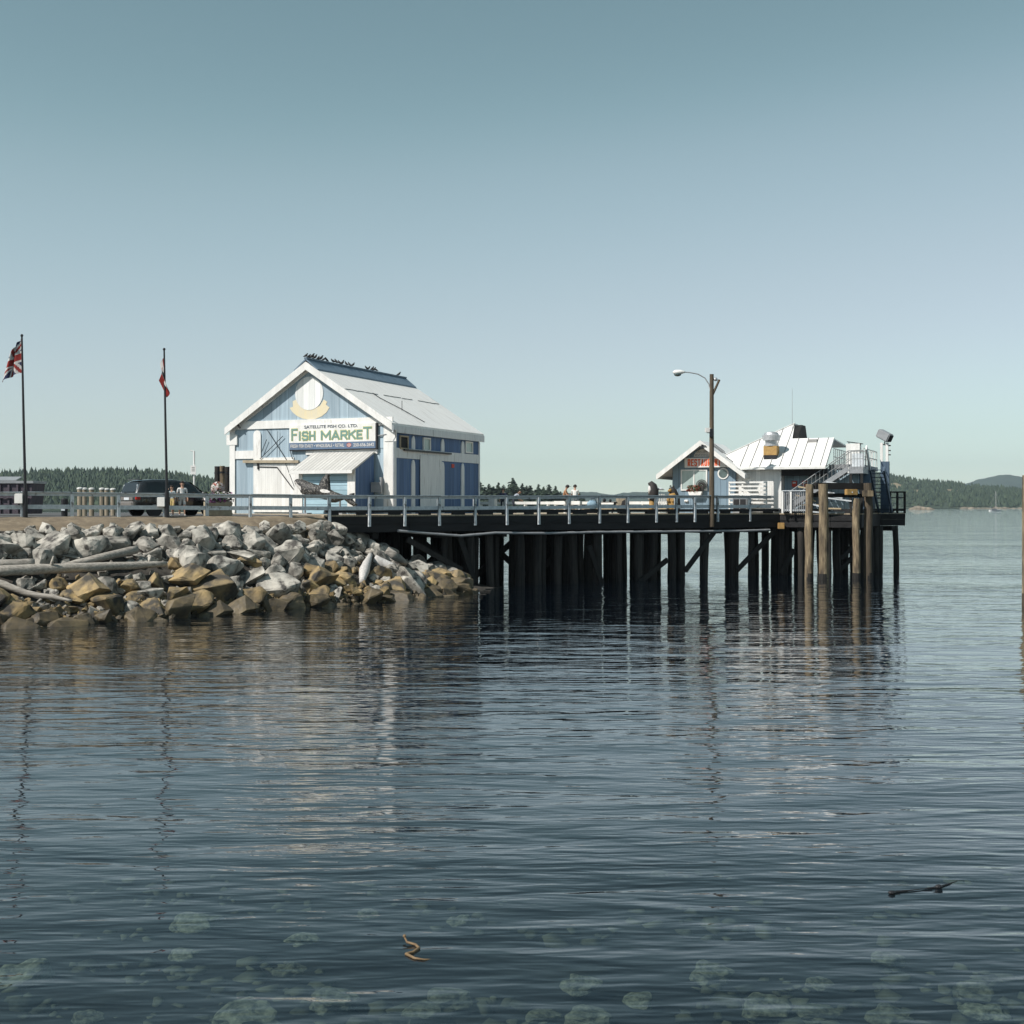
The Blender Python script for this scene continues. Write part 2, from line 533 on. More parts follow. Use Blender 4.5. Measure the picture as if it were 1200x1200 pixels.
def block_letters(word, boxes, wt, y, m, parent, grow=0.0, name='lettering'):
    """bold letters painted on a plane facing -y; boxes = (x0, z0, width, height) per letter, wt = stroke weight"""
    g = G()
    for ch, (x0, z0, w, h) in zip(word, boxes):
        k = 0
        for line in GLYPH[ch]:
            P = [Vector((x0 + wt / 2 + a * (w - wt), 0, z0 + wt / 2 + b * (h - wt))) for a, b in line]
            for a, b in zip(P, P[1:]):
                d = (b - a).normalized()
                n = Vector((-d.z, 0, d.x))
                e = wt / 2 + grow
                a2, b2 = a - d * (e * .98), b + d * (e * .98)
                yy = y - .0012 * k
                g.poly([tuple(q + Vector((0, yy, 0))) for q in (a2 - n * e, b2 - n * e, b2 + n * e, a2 + n * e)])
                k += 1
    return g.build(name, m, parent)


# ------------------------------------------------------------------ SETTING: water, seabed, ground, hills
WB, WM, WF = .085, .056, .6


def water_material():
    m = bpy.data.materials.new('sea_water')
    m.use_nodes = True
    t = m.node_tree
    N, L = t.nodes, t.links
    N.remove(N['Principled BSDF'])
    tc = N.new('ShaderNodeTexCoord')

    def nz(scale, sx, sy, detail, rot=0.0, dist=0.0):
        mp = N.new('ShaderNodeMapping')
        mp.inputs['Scale'].default_value = (sx, sy, 1)
        mp.inputs['Rotation'].default_value = (0, 0, rot)
        L.new(tc.outputs['Object'], mp.inputs[0])
        n = N.new('ShaderNodeTexNoise')
        n.inputs['Scale'].default_value = scale
        n.inputs['Detail'].default_value = detail
        n.inputs['Roughness'].default_value = 0.5
        n.inputs['Distortion'].default_value = dist
        L.new(mp.outputs[0], n.inputs['Vector'])
        return n.outputs['Fac']

    def mth(op, a, b):
        x = N.new('ShaderNodeMath')
        x.operation = op
        for i, q in enumerate((a, b)):
            if isinstance(q, (int, float)): x.inputs[i].default_value = q
            else: L.new(q, x.inputs[i])
        return x.outputs[0]
    big = nz(.38, .45, 1.0, 1.0, .10, .4)
    mid = nz(1.45, .27, 1.0, 2.0, -.10, .4)
    fine = nz(3.6, .30, 1.0, 2.0, .16, .3)
    gust = nz(.035, .4, 1.6, 3.0, .1)
    gr = N.new('ShaderNodeMapRange')
    gr.inputs['From Min'].default_value = .36
    gr.inputs['From Max'].default_value = .62
    gr.inputs['To Min'].default_value = .55
    gr.inputs['To Max'].default_value = 1.25
    L.new(gust, gr.inputs['Value'])
    vfine = nz(6.0, .26, 1.0, 1.0, -.22, .3)
    sx = N.new('ShaderNodeSeparateXYZ')
    L.new(tc.outputs['Object'], sx.inputs[0])
    shoal = N.new('ShaderNodeMapRange')          # shallow water close to the beach carries more small ripples
    shoal.inputs['From Min'].default_value = 14
    shoal.inputs['From Max'].default_value = 34
    shoal.inputs['To Min'].default_value = 1.0
    shoal.inputs['To Max'].default_value = WF
    L.new(sx.outputs[1], shoal.inputs['Value'])
    small = mth('MULTIPLY', mth('ADD', mth('MULTIPLY', fine, .011), mth('MULTIPLY', vfine, .012)), shoal.outputs[0])
    h = mth('ADD', mth('ADD', mth('MULTIPLY', big, WB), mth('MULTIPLY', mid, WM)), small)
    h = mth('MULTIPLY', h, gr.outputs[0])
    bp = N.new('ShaderNodeBump')
    bp.inputs['Strength'].default_value = 1.0
    bp.inputs['Distance'].default_value = 1.0
    L.new(h, bp.inputs['Height'])
    # reflectance of a water surface (Schlick), the same from above and from below so sunlight reaches the bed
    ge = N.new('ShaderNodeNewGeometry')
    dt = N.new('ShaderNodeVectorMath')
    dt.operation = 'DOT_PRODUCT'
    L.new(ge.outputs['Incoming'], dt.inputs[0])
    L.new(bp.outputs[0], dt.inputs[1])
    ab = N.new('ShaderNodeMath')
    ab.operation = 'ABSOLUTE'
    L.new(dt.outputs['Value'], ab.inputs[0])
    one = mth('SUBTRACT', 1.0, ab.outputs[0])
    fr = N.new('ShaderNodeMath')
    fr.operation = 'MULTIPLY_ADD'
    L.new(mth('POWER', one, 4.2), fr.inputs[0])
    fr.inputs[1].default_value = .975
    fr.inputs[2].default_value = .022
    fr.use_clamp = True
    gl = N.new('ShaderNodeBsdfGlossy')
    gl.inputs['Roughness'].default_value = .006
    gl.inputs['Color'].default_value = (1, 1, 1, 1)
    L.new(bp.outputs[0], gl.inputs['Normal'])
    tr = N.new('ShaderNodeBsdfTransparent')
    tr.inputs['Color'].default_value = (.60, .68, .66, 1)
    df = N.new('ShaderNodeBsdfDiffuse')
    df.inputs['Color'].default_value = (.006, .014, .027, 1)
    mx = N.new('ShaderNodeMixShader')
    mx.inputs[0].default_value = .72
    L.new(df.outputs[0], mx.inputs[1])
    L.new(tr.outputs[0], mx.inputs[2])
    m2 = N.new('ShaderNodeMixShader')
    L.new(fr.outputs[0], m2.inputs[0])
    L.new(mx.outputs[0], m2.inputs[1])
    L.new(gl.outputs[0], m2.inputs[2])
    L.new(m2.outputs[0], N['Material Output'].inputs['Surface'])
    return m


g = G()
for (xa, xb, ya, yb) in ((-8000, 8000, -300, 9000),):
    g.poly([(xa, ya, 0), (xb, ya, 0), (xb, yb, 0), (xa, yb, 0)])
tag(g.build('water', water_material()), kind='structure')


def bed_z(x, y):
    d = max(0.0, y - 6.0)
    return -0.75 - 0.085 * d if d < 60 else -5.85


g = G()
xs = [-7900, -400, -100, -60] + list(range(-40, 41, 4)) + [60, 100, 400, 7900]
ys = [-290, -50, -10, 0] + list(range(4, 72, 4)) + [90, 140, 400, 8900]
for j, yy in enumerate(ys):
    for i, xx in enumerate(xs):
        dz = .25 * noise.noise(Vector((xx * .2, yy * .2, 0))) if abs(xx) < 50 and yy < 70 else 0
        g.v.append((xx, yy, bed_z(xx, yy) + dz))
for j in range(len(ys) - 1):
    for i in range(len(xs) - 1):
        a = j * len(xs) + i
        g.f.append((a, a + 1, a + len(xs) + 1, a + len(xs)))
        g.m.append(0)
tag(g.build('seabed', M['seabed'], smooth=True), kind='structure')


def lerp_tab(tab, x):
    if x <= tab[0][0]: return tab[0][1]
    for (a, va), (b, vb) in zip(tab, tab[1:]):
        if x <= b:
            return va + (vb - va) * (x - a) / (b - a)
    return tab[-1][1]


T_WATER = [(-48, -11.2), (-28.5, -10), (-22.5, -9.4), (-18, -7.6), (-11, -6.0), (-4.7, -3.2), (-2.2, -1.0), (0, .4)]
T_TOP = [(-48, -3), (-20, -2.9), (-15, -1.5), (-12, .2), (-4, 2.2), (0, 3)]
Z_TOP = [(-48, 3.6), (-17, 3.55), (-13, 3.35), (-11, 2.95), (-8, 2.2), (-5, 1.15), (-3, .5), (0, -.3)]
bank_v, bank_f = [], []
NS, NR = 90, 16
for i in range(NS + 1):
    s = -48 + 48 * i / NS
    tw, tt, zt = lerp_tab(T_WATER, s), lerp_tab(T_TOP, s), lerp_tab(Z_TOP, s)
    for j in range(NR + 1):
        r = -0.25 + 1.25 * j / NR
        t = tw + (tt - tw) * r
        z = zt * r if r > 0 else 6 * r
        z += .18 * noise.noise(Vector((s * .9, t * .9, 2)))
        bank_v.append(D(s, t, z))
for i in range(NS):
    for j in range(NR):
        a = i * (NR + 1) + j
        bank_f.append((a, a + NR + 1, a + NR + 2, a + 1))
g = G()
g.v, g.f, g.m = [tuple(v) for v in bank_v], bank_f, [0] * len(bank_f)
tag(g.build('bank_ground', M['bank'], smooth=True), kind='structure')
BANK = BVHTree.FromPolygons(bank_v, bank_f)


def on_bank(px, py, lift=0.0):
    r = ray(px, py)
    loc, nrm, idx, dist = BANK.ray_cast(Vector((0, 0, CZ)), r.normalized())
    return None if loc is None else loc + Vector((0, 0, lift))


# fill under the wharf, soil shoulder, parking ground
g = G()
for i in range(30):
    for j in range(6):
        def pt(ii, jj):
            s = -20 + 22 * ii / 30
            tt, zt = lerp_tab(T_TOP, s), lerp_tab(Z_TOP, s)
            t = tt + (26 - tt) * jj / 6
            z = zt + (min(3.3, zt + .6) - zt) * min(1, jj / 3) + (.25 * noise.noise(Vector((s, t * .5, 5))) if jj else 0)
            return D(s, t, z - .02)
        g.poly([pt(i, j), pt(i + 1, j), pt(i + 1, j + 1), pt(i, j + 1)])
tag(g.build('ground_under_wharf', M['bank'], smooth=True), kind='structure')
g = G()
SN, SR = 100, 10
for i in range(SN + 1):
    s = -48 + 36.5 * i / SN
    tt, zt = lerp_tab(T_TOP, s) - 1.3 - .5 * noise.noise(Vector((s * .7, 0, 4))), lerp_tab(Z_TOP, s) - .42
    for j in range(SR + 1):
        r = j / SR
        t = tt + (.5 - tt) * r
        if j == 0:
            hb = BANK.ray_cast(Vector((*D(s, t).xy, 9)), Vector((0, 0, -1)))[0]
            zt = (hb.z if hb else zt) - .12
        z = zt + (4.125 - zt) * (1 - (1 - r) ** 2.2)
        if r < .95: z += .09 * noise.noise(Vector((s * .8, t * 1.5, 9))) + .04 * noise.noise(Vector((s * 3, t * 4, 1)))
        g.v.append(tuple(D(s, t, z)))
for i in range(SN):
    for j in range(SR):
        a = i * (SR + 1) + j
        g.f.append((a, a + SR + 1, a + SR + 2, a + 1))
        g.m.append(0)
tag(g.build('soil_shoulder_ground', M['soil'], smooth=True), kind='structure')
g = G()
top = [D(-48, .45), D(-11.6, .45), D(-11.6, 34), D(-20, 40), D(-70, 48), D(-70, .45)]
g.prism([(p.x, p.y, 4.128) for p in top], (0, 0, -3.4))
tag(g.build('parking_ground', M['asphalt']), kind='structure')


# ---- far wooded hills
def conifer_into(g, p, h, r, n=5, tiers=2, m=0):
    z0 = p[2] + h * .06
    for k in range(tiers):
        zb = z0 + h * (.0 + .42 * k / max(1, tiers - 1) if tiers > 1 else 0)
        zt = p[2] + h * (.66 + .34 * (k + 1) / tiers)
        rr = r * (1 - .42 * k)
        b = len(g.v)
        ph = random.random() * 6.3
        for i in range(n):
            a = ph + 2 * pi * i / n
            q = rr * random.uniform(.5, 1.35)
            g.v.append((p[0] + q * cos(a), p[1] + q * sin(a), zb + h * random.uniform(-.05, .08)))
        g.v.append((p[0] + random.uniform(-.1, .1) * r, p[1], zt))
        for i in range(n):
            g.f.append((b + i, b + (i + 1) % n, b + n))
            g.m.append(m)


def hill(name, prof, Y0, Y1, pxs, th, spacing, hname, floor, woodmat, step=10, bare=(), tree_label=None, seed=1):
    """prof: list (px, ridge y) seen from the shore; terrain rises from the shore Y0 to the ridge Y1"""
    rnd = random.Random(seed)
    p0, p1 = pxs
    g = G()
    cols = [p0 + (p1 - p0) * i / 150 for i in range(151)]
    rows = 24

    def surf(px, r):
        Y = Y0 + (Y1 - Y0) * r + 40 * noise.noise(Vector((px * .02, 0, seed))) * (1 - r)
        zr = zpx(lerp_tab(prof, px), Y1) - th * .85
        z = max(.0, zr) * (r ** .8) + 6 * noise.noise(Vector((px * .015, r * 2, seed + 3))) * r * (1 - r)
        return Vector(((px - 600) / FPX * Y, Y, z + .3))
    for c in cols:
        for j in range(rows + 1):
            g.v.append(tuple(surf(c, j / rows)))
        e = surf(c, 1)
        g.v.append((e.x * 1.25, e.y * 1.25, -2))
    R = rows + 2
    for i in range(len(cols) - 1):
        for j in range(R - 1):
            a = i * R + j
            g.f.append((a, a + R, a + R + 1, a + 1))
            pc, r = cols[i], j / rows
            g.m.append(1 if any(((pc - bx) / bw) ** 2 + ((r - br) / bh) ** 2 < 1.5 for (bx, br, bw, bh) in bare) else 0)
    tag(g.build(name, [floor, M['hill_bare']], smooth=True), kind='structure')
    t = G()
    wid = (p1 - p0) / FPX * (Y0 + Y1) / 2
    n = int(wid * (Y1 - Y0) / spacing ** 2)
    for _ in range(n):
        px, r = rnd.uniform(p0, p1), rnd.uniform(0.02, 1.05)
        skip = False
        for (bx, br, bw, bh) in bare:
            if ((px - bx) / bw) ** 2 + ((r - br) / bh) ** 2 < rnd.uniform(.5, 1.2): skip = True
        if skip: continue
        q = surf(px, min(r, 1))
        if r > 1: q.y += (r - 1) * 300
        h = th * rnd.uniform(.6, 1.0) * (1.2 if rnd.random() < .06 else 1)
        conifer_into(t, q, h, h * rnd.uniform(.26, .46), 7, 3 if rnd.random() < .5 else 2)
    random.seed(seed)
    tag(t.build(hname, woodmat), tree_label[0], tree_label[1], kind='stuff')


hill('left_hill', [(-260, 548), (-60, 549), (0, 550), (60, 548), (100, 547), (150, 547), (190, 550), (230, 555), (270, 559), (330, 566), (420, 574), (520, 582), (560, 588)],
     1050, 1380, (-220, 545), 11.0, 6.0, 'conifer_wood', M['hill'], M['wood_near'],
     tree_label=('dark conifer wood covering the low hill behind the parking area', 'wood'), seed=2)
hill('right_hill', [(860, 592), (900, 585), (960, 566), (1000, 553), (1030, 553), (1045, 554), (1060, 557), (1080, 560), (1100, 562), (1120, 563), (1140, 566), (1170, 568), (1200, 571), (1250, 574), (1320, 580), (1380, 590)],
     1960, 2500, (870, 1370), 11.0, 8.5, 'hillside_wood', M['hill'], M['wood_near'],
     bare=((1052, .62, 9, .10), (1075, .5, 7, .06), (1115, .62, 8, .06), (1140, .75, 5, .05), (1155, .8, 6, .05)),
     tree_label=('grey green conifer wood on the hillside across the bay at right', 'wood'), seed=5)


def far_ridge(name, prof, Y, label=None):
    g = G()
    n = 90
    for i in range(n + 1):
        px = prof[0][0] + (prof[-1][0] - prof[0][0]) * i / n
        z = max(0, zpx(lerp_tab(prof, px), Y)) + 5 * noise.noise(Vector((px * .12, 3, Y))) + 3 * noise.noise(Vector((px * .4, 3, Y)))
        for (f, zz) in ((.93, -2), (.96, z * .55), (1.0, z), (1.15, -2)):
            g.v.append(((px - 600) / FPX * Y * f, Y * f, zz))
    for i in range(n):
        for j in range(3):
            a = i * 4 + j
            g.f.append((a, a + 4, a + 5, a + 1))
            g.m.append(0)
    tag(g.build(name, M['far_hill'], smooth=True), kind='structure')


far_ridge('far_hills', [(480, 592), (540, 584), (610, 580), (650, 578), (690, 576), (718, 580), (735, 577), (790, 576), (840, 577), (900, 580), (960, 592)], 4600)
far_ridge('distant_hill', [(1080, 592), (1125, 569), (1150, 561), (1170, 557), (1185, 556), (1200, 560), (1230, 569), (1290, 580), (1340, 592)], 6200)

# shore rocks below the right hill and the islet
g = G()
for i in range(46):
    px = 1128 + i * 2.6
    Y = 1890 + 15 * sin(i * 1.3)
    c = at(px, Y, 0)
    g.ball((c.x, c.y, -.5), 1.6 + 2 * random.random(), 0, 7, 4, (1.8, 1, .6 + .5 * random.random()))
tag(g.build('shoreline_rocks', M['shore']), 'pale rock strip along the foot of the far right hillside', 'shore', kind='stuff')
g = G()
for (dx, r, sz) in ((-9, 3.5, .9), (-4, 5, 1.0), (1, 4.5, .9), (7, 4.5, .75), (12, 3, .6)):
    g.ball((dx, random.uniform(-3, 3), -.4), r, 0, 9, 6, (1.5, 1, sz))
o = g.build('rocky_islet', M['shore'], smooth=False)
o.location = at(1079, 1380, 0)
tag(o, 'low brown rocky islet in the bay right of the pier', 'islet')

# ---- trees on the point between the two buildings
def make_tree(seed, h, r):
    rr = random.Random(seed)
    root = thing('conifer_tree', 'dark conifer on the low point', 'tree')
    t = G()
    t.tube([(0, 0, -1), (0, 0, h * .5), (.1, 0, h * .93)], [.32, .2, .05], 7)
    t.build('trunk', M['bark'], root)
    c = G()
    z = h * .10
    while z < h * .99:
        f = 1 - (z / h)
        rad = r * (f ** .75) * rr.uniform(.7, 1.15) + .25
        nb = 11 if f > .2 else 6
        for k in range(nb):
            a = rr.random() * 6.28
            L = rad * rr.uniform(.6, 1.15)
            zz = z + rr.uniform(-.4, .4)
            d = Vector((cos(a), sin(a), 0))
            n = Vector((-sin(a), cos(a), 0))
            for q in range(3):
                e = d * (L * (q + 1) / 3)
                w = L * (.44 - .08 * q) + .28
                zc = zz - .25 * L * (q / 3) ** 1.5 + rr.uniform(-.15, .2)
                p = Vector((0, 0, zc)) + e
                tl = Vector((0, 0, rr.uniform(-.5, .5) * w))
                c.poly([p - n * w - tl, p + d * w * .8 + Vector((0, 0, -.25 * w)), p + n * w + tl, p - d * w * .9 + Vector((0, 0, .45 * w))])
        z += h * rr.uniform(.03, .05)
    c.build('crown', M['leaf'], root)
    return root


protos = [make_tree(11, 14, 5.6), make_tree(12, 14, 4.6), make_tree(13, 14, 6.4)]
used = set()
TREES = [(557, 566, 0), (562, 565, 2), (568, 571, 1), (573, 568, 2), (578, 570, 0), (584, 566, 1), (590, 569, 2), (601, 561, 2), (606, 570, 0), (612, 567, 1), (617, 570, 2), (621, 569, 0),
         (631, 568, 1), (637, 571, 2), (643, 568, 0), (651, 570, 1), (657, 576, 0), (679, 578, 2), (683, 581, 0), (597, 570, 0), (548, 566, 1)]
TWORD = {0: 'dark narrow conifer', 1: 'slender pointed conifer', 2: 'broad shaggy conifer'}
for i, (px, py, k) in enumerate(TREES):
    Y = 640 + 30 * ((i * 7) % 5)
    o = protos[k] if k not in used else copy_tree(protos[k])
    used.add(k)
    h = zpx(py, Y) - .8
    o.location = at(px, Y, .8)
    sc = h / 14
    o.scale = (sc, sc, sc)
    o.rotation_euler = (0, 0, i * 1.7)
    o['group'] = 'conifers on the low point'
    where = {601: 'tallest broad conifer rising above the others on the low point', 651: 'slender conifer standing alone just left of the seated pair', 679: 'small bushy conifer just right of the white shirt man',
             683: 'lowest small conifer at the right tip of the point', 557: 'dark conifer at the corner of the blue fish shop wall'}.get(px)
    o['label'] = where or TWORD[k] + ' in the row on the low point beyond the pier'
g = G()
N1 = 60
for i in range(N1 + 1):
    px = 400 + 300 * i / N1
    e = min(1, (700 - px) / 40) * (1 + .3 * noise.noise(Vector((i * .3, 0, 0))))
    for (Y, z) in ((600, -1), (612, 1.2 * e), (640, 1.6 * e + .2), (790, 2 * e), (800, -1)):
        p = at(px, Y, z)
        g.v.append(tuple(p))
for i in range(N1):
    for j in range(4):
        a = i * 5 + j
        g.f.append((a, a + 5, a + 6, a + 1))
        g.m.append(0)
tag(g.build('point_ground', M['hill'], smooth=True), kind='structure')
g = G()
rr = random.Random(4)
for _ in range(420):
    Y = rr.uniform(618, 700)
    px = rr.uniform(410, 690)
    p = at(px, Y, .8)
    h = rr.uniform(2, 6.5) * (1 if px < 650 else .5)
    conifer_into(g, p, h, h * .5, 6, 2)
tag(g.build('undergrowth', M['wood_near']), 'dark bushes massed under the conifers on the low point', 'bushes', kind='stuff')

# ------------------------------------------------------------------ PIER
DECK = 4.15
PC = Vector((17.75, 82.1, 0))                 # where the deck edge turns in front of the restaurant
PE = PC + ua * 5.3                            # outer corner of the stair platform
PB = PE + ub * 9.6                            # inner corner beside the end balcony
END = D(33.4, 0)


def toD(p):
    q = Vector((p.x, p.y, 0)) - DO
    return Vector((q.dot(da), q.dot(db), p.z))


pier = thing('pier', 'long dark timber pier on rows of black piles carrying both buildings', 'pier', DO, A_D)
FAR_A, FAR_B = Vector((11.3, 86.05, 0)), Vector((-2.6, 92.2, 0))
poly = [D(-11.59, 0), D(toD(PC).x, 0), PC, PE, PB, END, Vector((25.2, 97.5, 0)), Vector((15.5, 97, 0)), FAR_A, FAR_B, Vector((-15, 97.6, 0)), D(-11.59, 32)]
g = G()
g.prism([tuple(toD(Vector((p.x, p.y, DECK)))) for p in poly], (0, 0, -.08))
g.build('deck', M['deck'], pier)


def edge_beams(P, Q, inset=0.05):
    """fascia, stringer and bull rail along a deck edge from P to Q (deck on the left hand side)"""
    P, Q = toD(P), toD(Q)
    d = (Q - P).normalized()
    n = Vector((-d.y, d.x, 0))
    L = (Q - P).length
    f = G()
    k = 0.0
    i = 0
    while k < L - .05:                         # fascia timbers of uneven length
        e = min(L, k + random.uniform(3.2, 5.2))
        for (z0, z1, off) in ((3.66, 4.062, .02), (3.22, 3.655, .07)):
            a, b = P + d * (k + .01) + n * (off + .1 + random.uniform(0, .03)), P + d * (e - .01) + n * (off + .1)
            f.bar((a.x, a.y, (z0 + z1) / 2), (b.x, b.y, (z0 + z1) / 2), .2, z1 - z0)
        k = e
    f.build('fascia', M['tim_fascia'], pier)
    b = G()
    k = 0.0
    while k < L - .05:
        e = min(L, k + random.uniform(4, 6))
        a, c = P + d * k + n * .16, P + d * (e - .015) + n * .16
        b.bar((a.x, a.y, DECK + .195), (c.x, c.y, DECK + .195), .26, .165)
        k = e
    k = .2
    while k < L - .2:
        c = P + d * k + n * .16
        c2 = c + d * random.uniform(.45, .9)
        b.bar((c.x, c.y, DECK + .058), (c2.x, c2.y, DECK + .058), .25, .112)
        k += random.uniform(1.5, 2.3)
    b.build('bull_rail', M['tim_fascia'], pier)


edge_beams(D(-11.5, 0), PC)
edge_beams(PC, PE)
edge_beams(PE, PB)
edge_beams(PB, END)

# caps across the pile bents and piles
pile_mesh = []
for k in range(5):
    g = G()
    rr = random.Random(40 + k)
    pts = [(rr.uniform(-.03, .03), rr.uniform(-.03, .03), z) for z in (-5.5, -2, 0, 1.2, 2.4, 3.2)]
    g.tube(pts, [.22 * rr.uniform(.93, 1.07) for _ in pts], 10)
    pile_mesh.append(g.mesh('pile', M['pile'], True))
n_p = 0
rr = random.Random(91)
spots = []
s = -8.5
while s < 33:
    for t in (.55, 3.4):
        if s < -5 and t < 2: continue
        for q in range(2 if rr.random() < .55 else 1):
            spots.append((s + rr.uniform(-.3, .3) + q * .62, t + rr.uniform(-.1, .25) + q * .25))
    s += 1.5 if s < 12 else 2.3
for k in range(1, 4):
    for j in (.5, 4.0, 7.6):
        q = toD(PC + ua * (k * 1.75 - .4) + ub * j)
        spots.append((q.x, q.y))
for q in (END - da * .4 + db * .5, END - da * 1.6 + db * 2.5):
    q = toD(q)
    spots.append((q.x, q.y))
for (s, t) in spots[:98]:
    o = link('pile', pile_mesh[n_p % 5], pier)
    n_p += 1
    o.location = (s, t, 0)
    sc = rr.uniform(.8, 1.3)
    o.scale = (sc, sc, 1)
    o.rotation_euler = (rr.uniform(-.03, .03), rr.uniform(-.035, .035), rr.random() * 6)
g = G()
rr = random.Random(92)
s = -8.5
while s < 31:
    for t in (6.0, 8.0, 10.2, 12.4):
        if (t > 11 and s > 17) or (s > 15 and t in (6.0, 10.2)): continue
        x, y, r = s + rr.uniform(-.5, .5), t + rr.uniform(-.4, .4), .23 * rr.uniform(.85, 1.3)
        g.tube([(x + rr.uniform(-.1, .1), y, -5.5), (x, y, 3.2)], r, 9)
    s += 1.55 if s < 12 else 2.1
s = -8.5
while s < 6:
    g.bar((s, 4.6, 3.1), (s + 3.6, 4.6, .3), .12, .35)
    g.bar((s + 3.6, 4.75, 3.1), (s, 4.75, .3), .12, .35)
    s += 4.4
tag(g.build('inner_piling', M['pile'], pier), kind='stuff')
s = -8.5
while s < 33:
    g = G()
    g.box(s - .17, -.0 + .35, 2.85, s + .17, 13.2 if s < 20 else 10.2, 3.2)
    g.build('pile_cap', M['tim_black'], pier)
    s += 4.1
g = G()
for t in (1.6, 3.2, 5, 7, 9, 11, 13):
    g.box(-11.3, t - .12, 3.22, 21 if t > 10 else 30, t + .12, 4.06)
tag(g.build('joist', M['tim_black'], pier), kind='stuff')


def brace(p0, p1, dpt=.25, w=.3):
    """diagonal timber seen between two pixels, on the plane just in front of the first pile row"""
    F = Frame(DO, A_D)
    (x0, z0), (x1, z1) = F.front(*p0, dpt), F.front(*p1, dpt)
    g = G()
    g.bar((x0, dpt, z0), (x1, dpt, z1), .16, w, up=(0, 0, 1))
    g.build('brace', M['tim_black'], pier)


for b in (((748, 683), (782, 656)), ((803, 669), (838, 622)), ((864, 668), (908, 622)), ((916, 672), (930, 644)), ((538, 627), (556, 682)), ((477, 632), (541, 668)), ((985, 655), (1016, 622)), ((980, 672), (1022, 630)), ((690, 640), (706, 686))):
    brace(*b)
F = Frame(DO, A_D)
pts = []
for i, px in enumerate((466, 500, 540, 580, 640, 700, 760, 820, 870, 902)):
    x, z = F.front(px, 622 + [0, 3, 6, 2.5, 3, 1.5, 1, .5, 0, -1][i], -.05)
    pts.append((x, -.05, z))
g = G()
g.tube(pts, .075, 8)
g.build('service_pipe', M['grey_metal'], pier)
# far edge: low tan bull rail and white plank rail
P, Q = toD(FAR_B), toD(FAR_A)
d = (Q - P).normalized()
g = G()
g.bar((P.x, P.y, 4.36), (Q.x, Q.y, 4.36), .3, .3)
g.build('far_bull_rail', M['tan_wood'], pier)
g = G()
g.bar((P.x, P.y, 4.84), (Q.x, Q.y, 4.84), .06, .2)
g.build('far_plank_rail', M['white'], pier)
for k in range(9):
    c = P + d * (.4 + k * 1.8)
    g = G()
    g.box(c.x - .09, c.y - .09 + .14, 4.2, c.x + .09, c.y + .09 + .14, 4.95)
    g.build('far_rail_post', M['white'], pier)

# ---- near railing
rail = thing('railing', 'long pale grey two-rail timber railing along the parking edge and pier edge', 'railing', DO, A_D)
S_END = s_at(904)
post_land, post_dock = G(), G()
post_land.box(-.07, -.11, 4.02, .07, .03, 5.2)
post_dock.box(-.065, -.12, 3.62, .065, .0, 5.2)
post_dock.box(-.065, -.10, 4.2, .065, .08, 5.2)
pl, pd = post_land.mesh('post', M['rail']), post_dock.mesh('post', M['rail'])
def rz_(s): return lerp_tab([(-40, -.01), (-24, -.02), (-18, -.06), (-12, -.10), (0, -.08), (8, -.02), (18, 0)], s)
POSTX = [-62, 25, 83, 140, 192, 243, 292.5, 340, 386, 431, 473, 515, 556, 594, 631, 667, 702, 735, 768, 793, 813, 840, 878]
ss = [s_at(p) for p in POSTX]
for px, s in zip(POSTX, ss):
    o = link('post', pl if px < 360 else pd, rail)
    o.location = (s, -.02, rz_(s))
    o.rotation_euler = (random.uniform(-.015, .015), random.uniform(-.012, .012), 0)
g1, g2 = G(), G()
ends = [s_at(-140)] + ss + [S_END]
for a, b in zip(ends, ends[1:]):
    if b - a < .4: continue
    z1, z2 = random.uniform(-.015, .015), random.uniform(-.015, .015)
    g1.bar((a + .005, .03, 5.19 + rz_(a) + z1), (b - .005, .03, 5.19 + rz_(b) + z2), .05, .15)
    g1.bar((a + .005, -.03, 5.285 + rz_(a) + z1), (b - .005, -.03, 5.285 + rz_(b) + z2), .2, .045)
    g2.bar((a + .005, .03, 4.60 + rz_(a) + z1), (b - .005, .03, 4.60 + rz_(b) + z2), .05, .2)
g1.build('top_rail', M['rail'], rail)
g2.build('mid_rail', M['rail'], rail)

# ---- railing of the end balcony
bal = thing('railing', 'dark timber railing around the small balcony at the seaward end of the pier', 'railing', DO, A_D)
B0, B1 = toD(PB + ua * .1), toD(END - da * .1)
B2 = B1 + Vector((-.4, 5.5, 0))
g = G()
for z, h in ((5.62, .1), (5.22, .07)):
    for a, b in ((B0, B1), (B1, B2)):
        g.bar((a.x, a.y, z), (b.x, b.y, z), .1, h)
g.build('rail_bar', M['tim_black'], bal)
for k in range(4):
    c = B0.lerp(B1, k / 3)
    g = G()
    g.box(c.x - .06, c.y - .06, 4.1, c.x + .06, c.y + .06, 5.66)
    g.build('post', M['tim_black'], bal)

# ------------------------------------------------------------------ FISH MARKET BUILDING
FM = Frame((-17.9, 78.77, DECK), A_B)
WID, LEN, EAVE, PEAK = 11.8, 12.0, 5.35, 9.15
fm = thing('market_building', 'large white and blue gabled timber shop with white metal roof on the pier', 'building', FM.o, A_B)
g = G()
mid = WID / 2
g.poly([(0, 0, 0), (WID, 0, 0), (WID, 0, EAVE), (mid, 0, PEAK), (0, 0, EAVE)], 0)
g.poly([(WID, 0, 0), (WID, LEN, 0), (WID, LEN, EAVE), (WID, 0, EAVE)], 1)
g.poly([(WID, LEN, 0), (0, LEN, 0), (0, LEN, EAVE), (mid, LEN, PEAK), (WID, LEN, EAVE)], 1)
g.poly([(0, LEN, 0), (0, 0, 0), (0, 0, EAVE), (0, LEN, EAVE)], 1)
g.build('wall', [M['blue_faded'], M['blue_side']], fm)
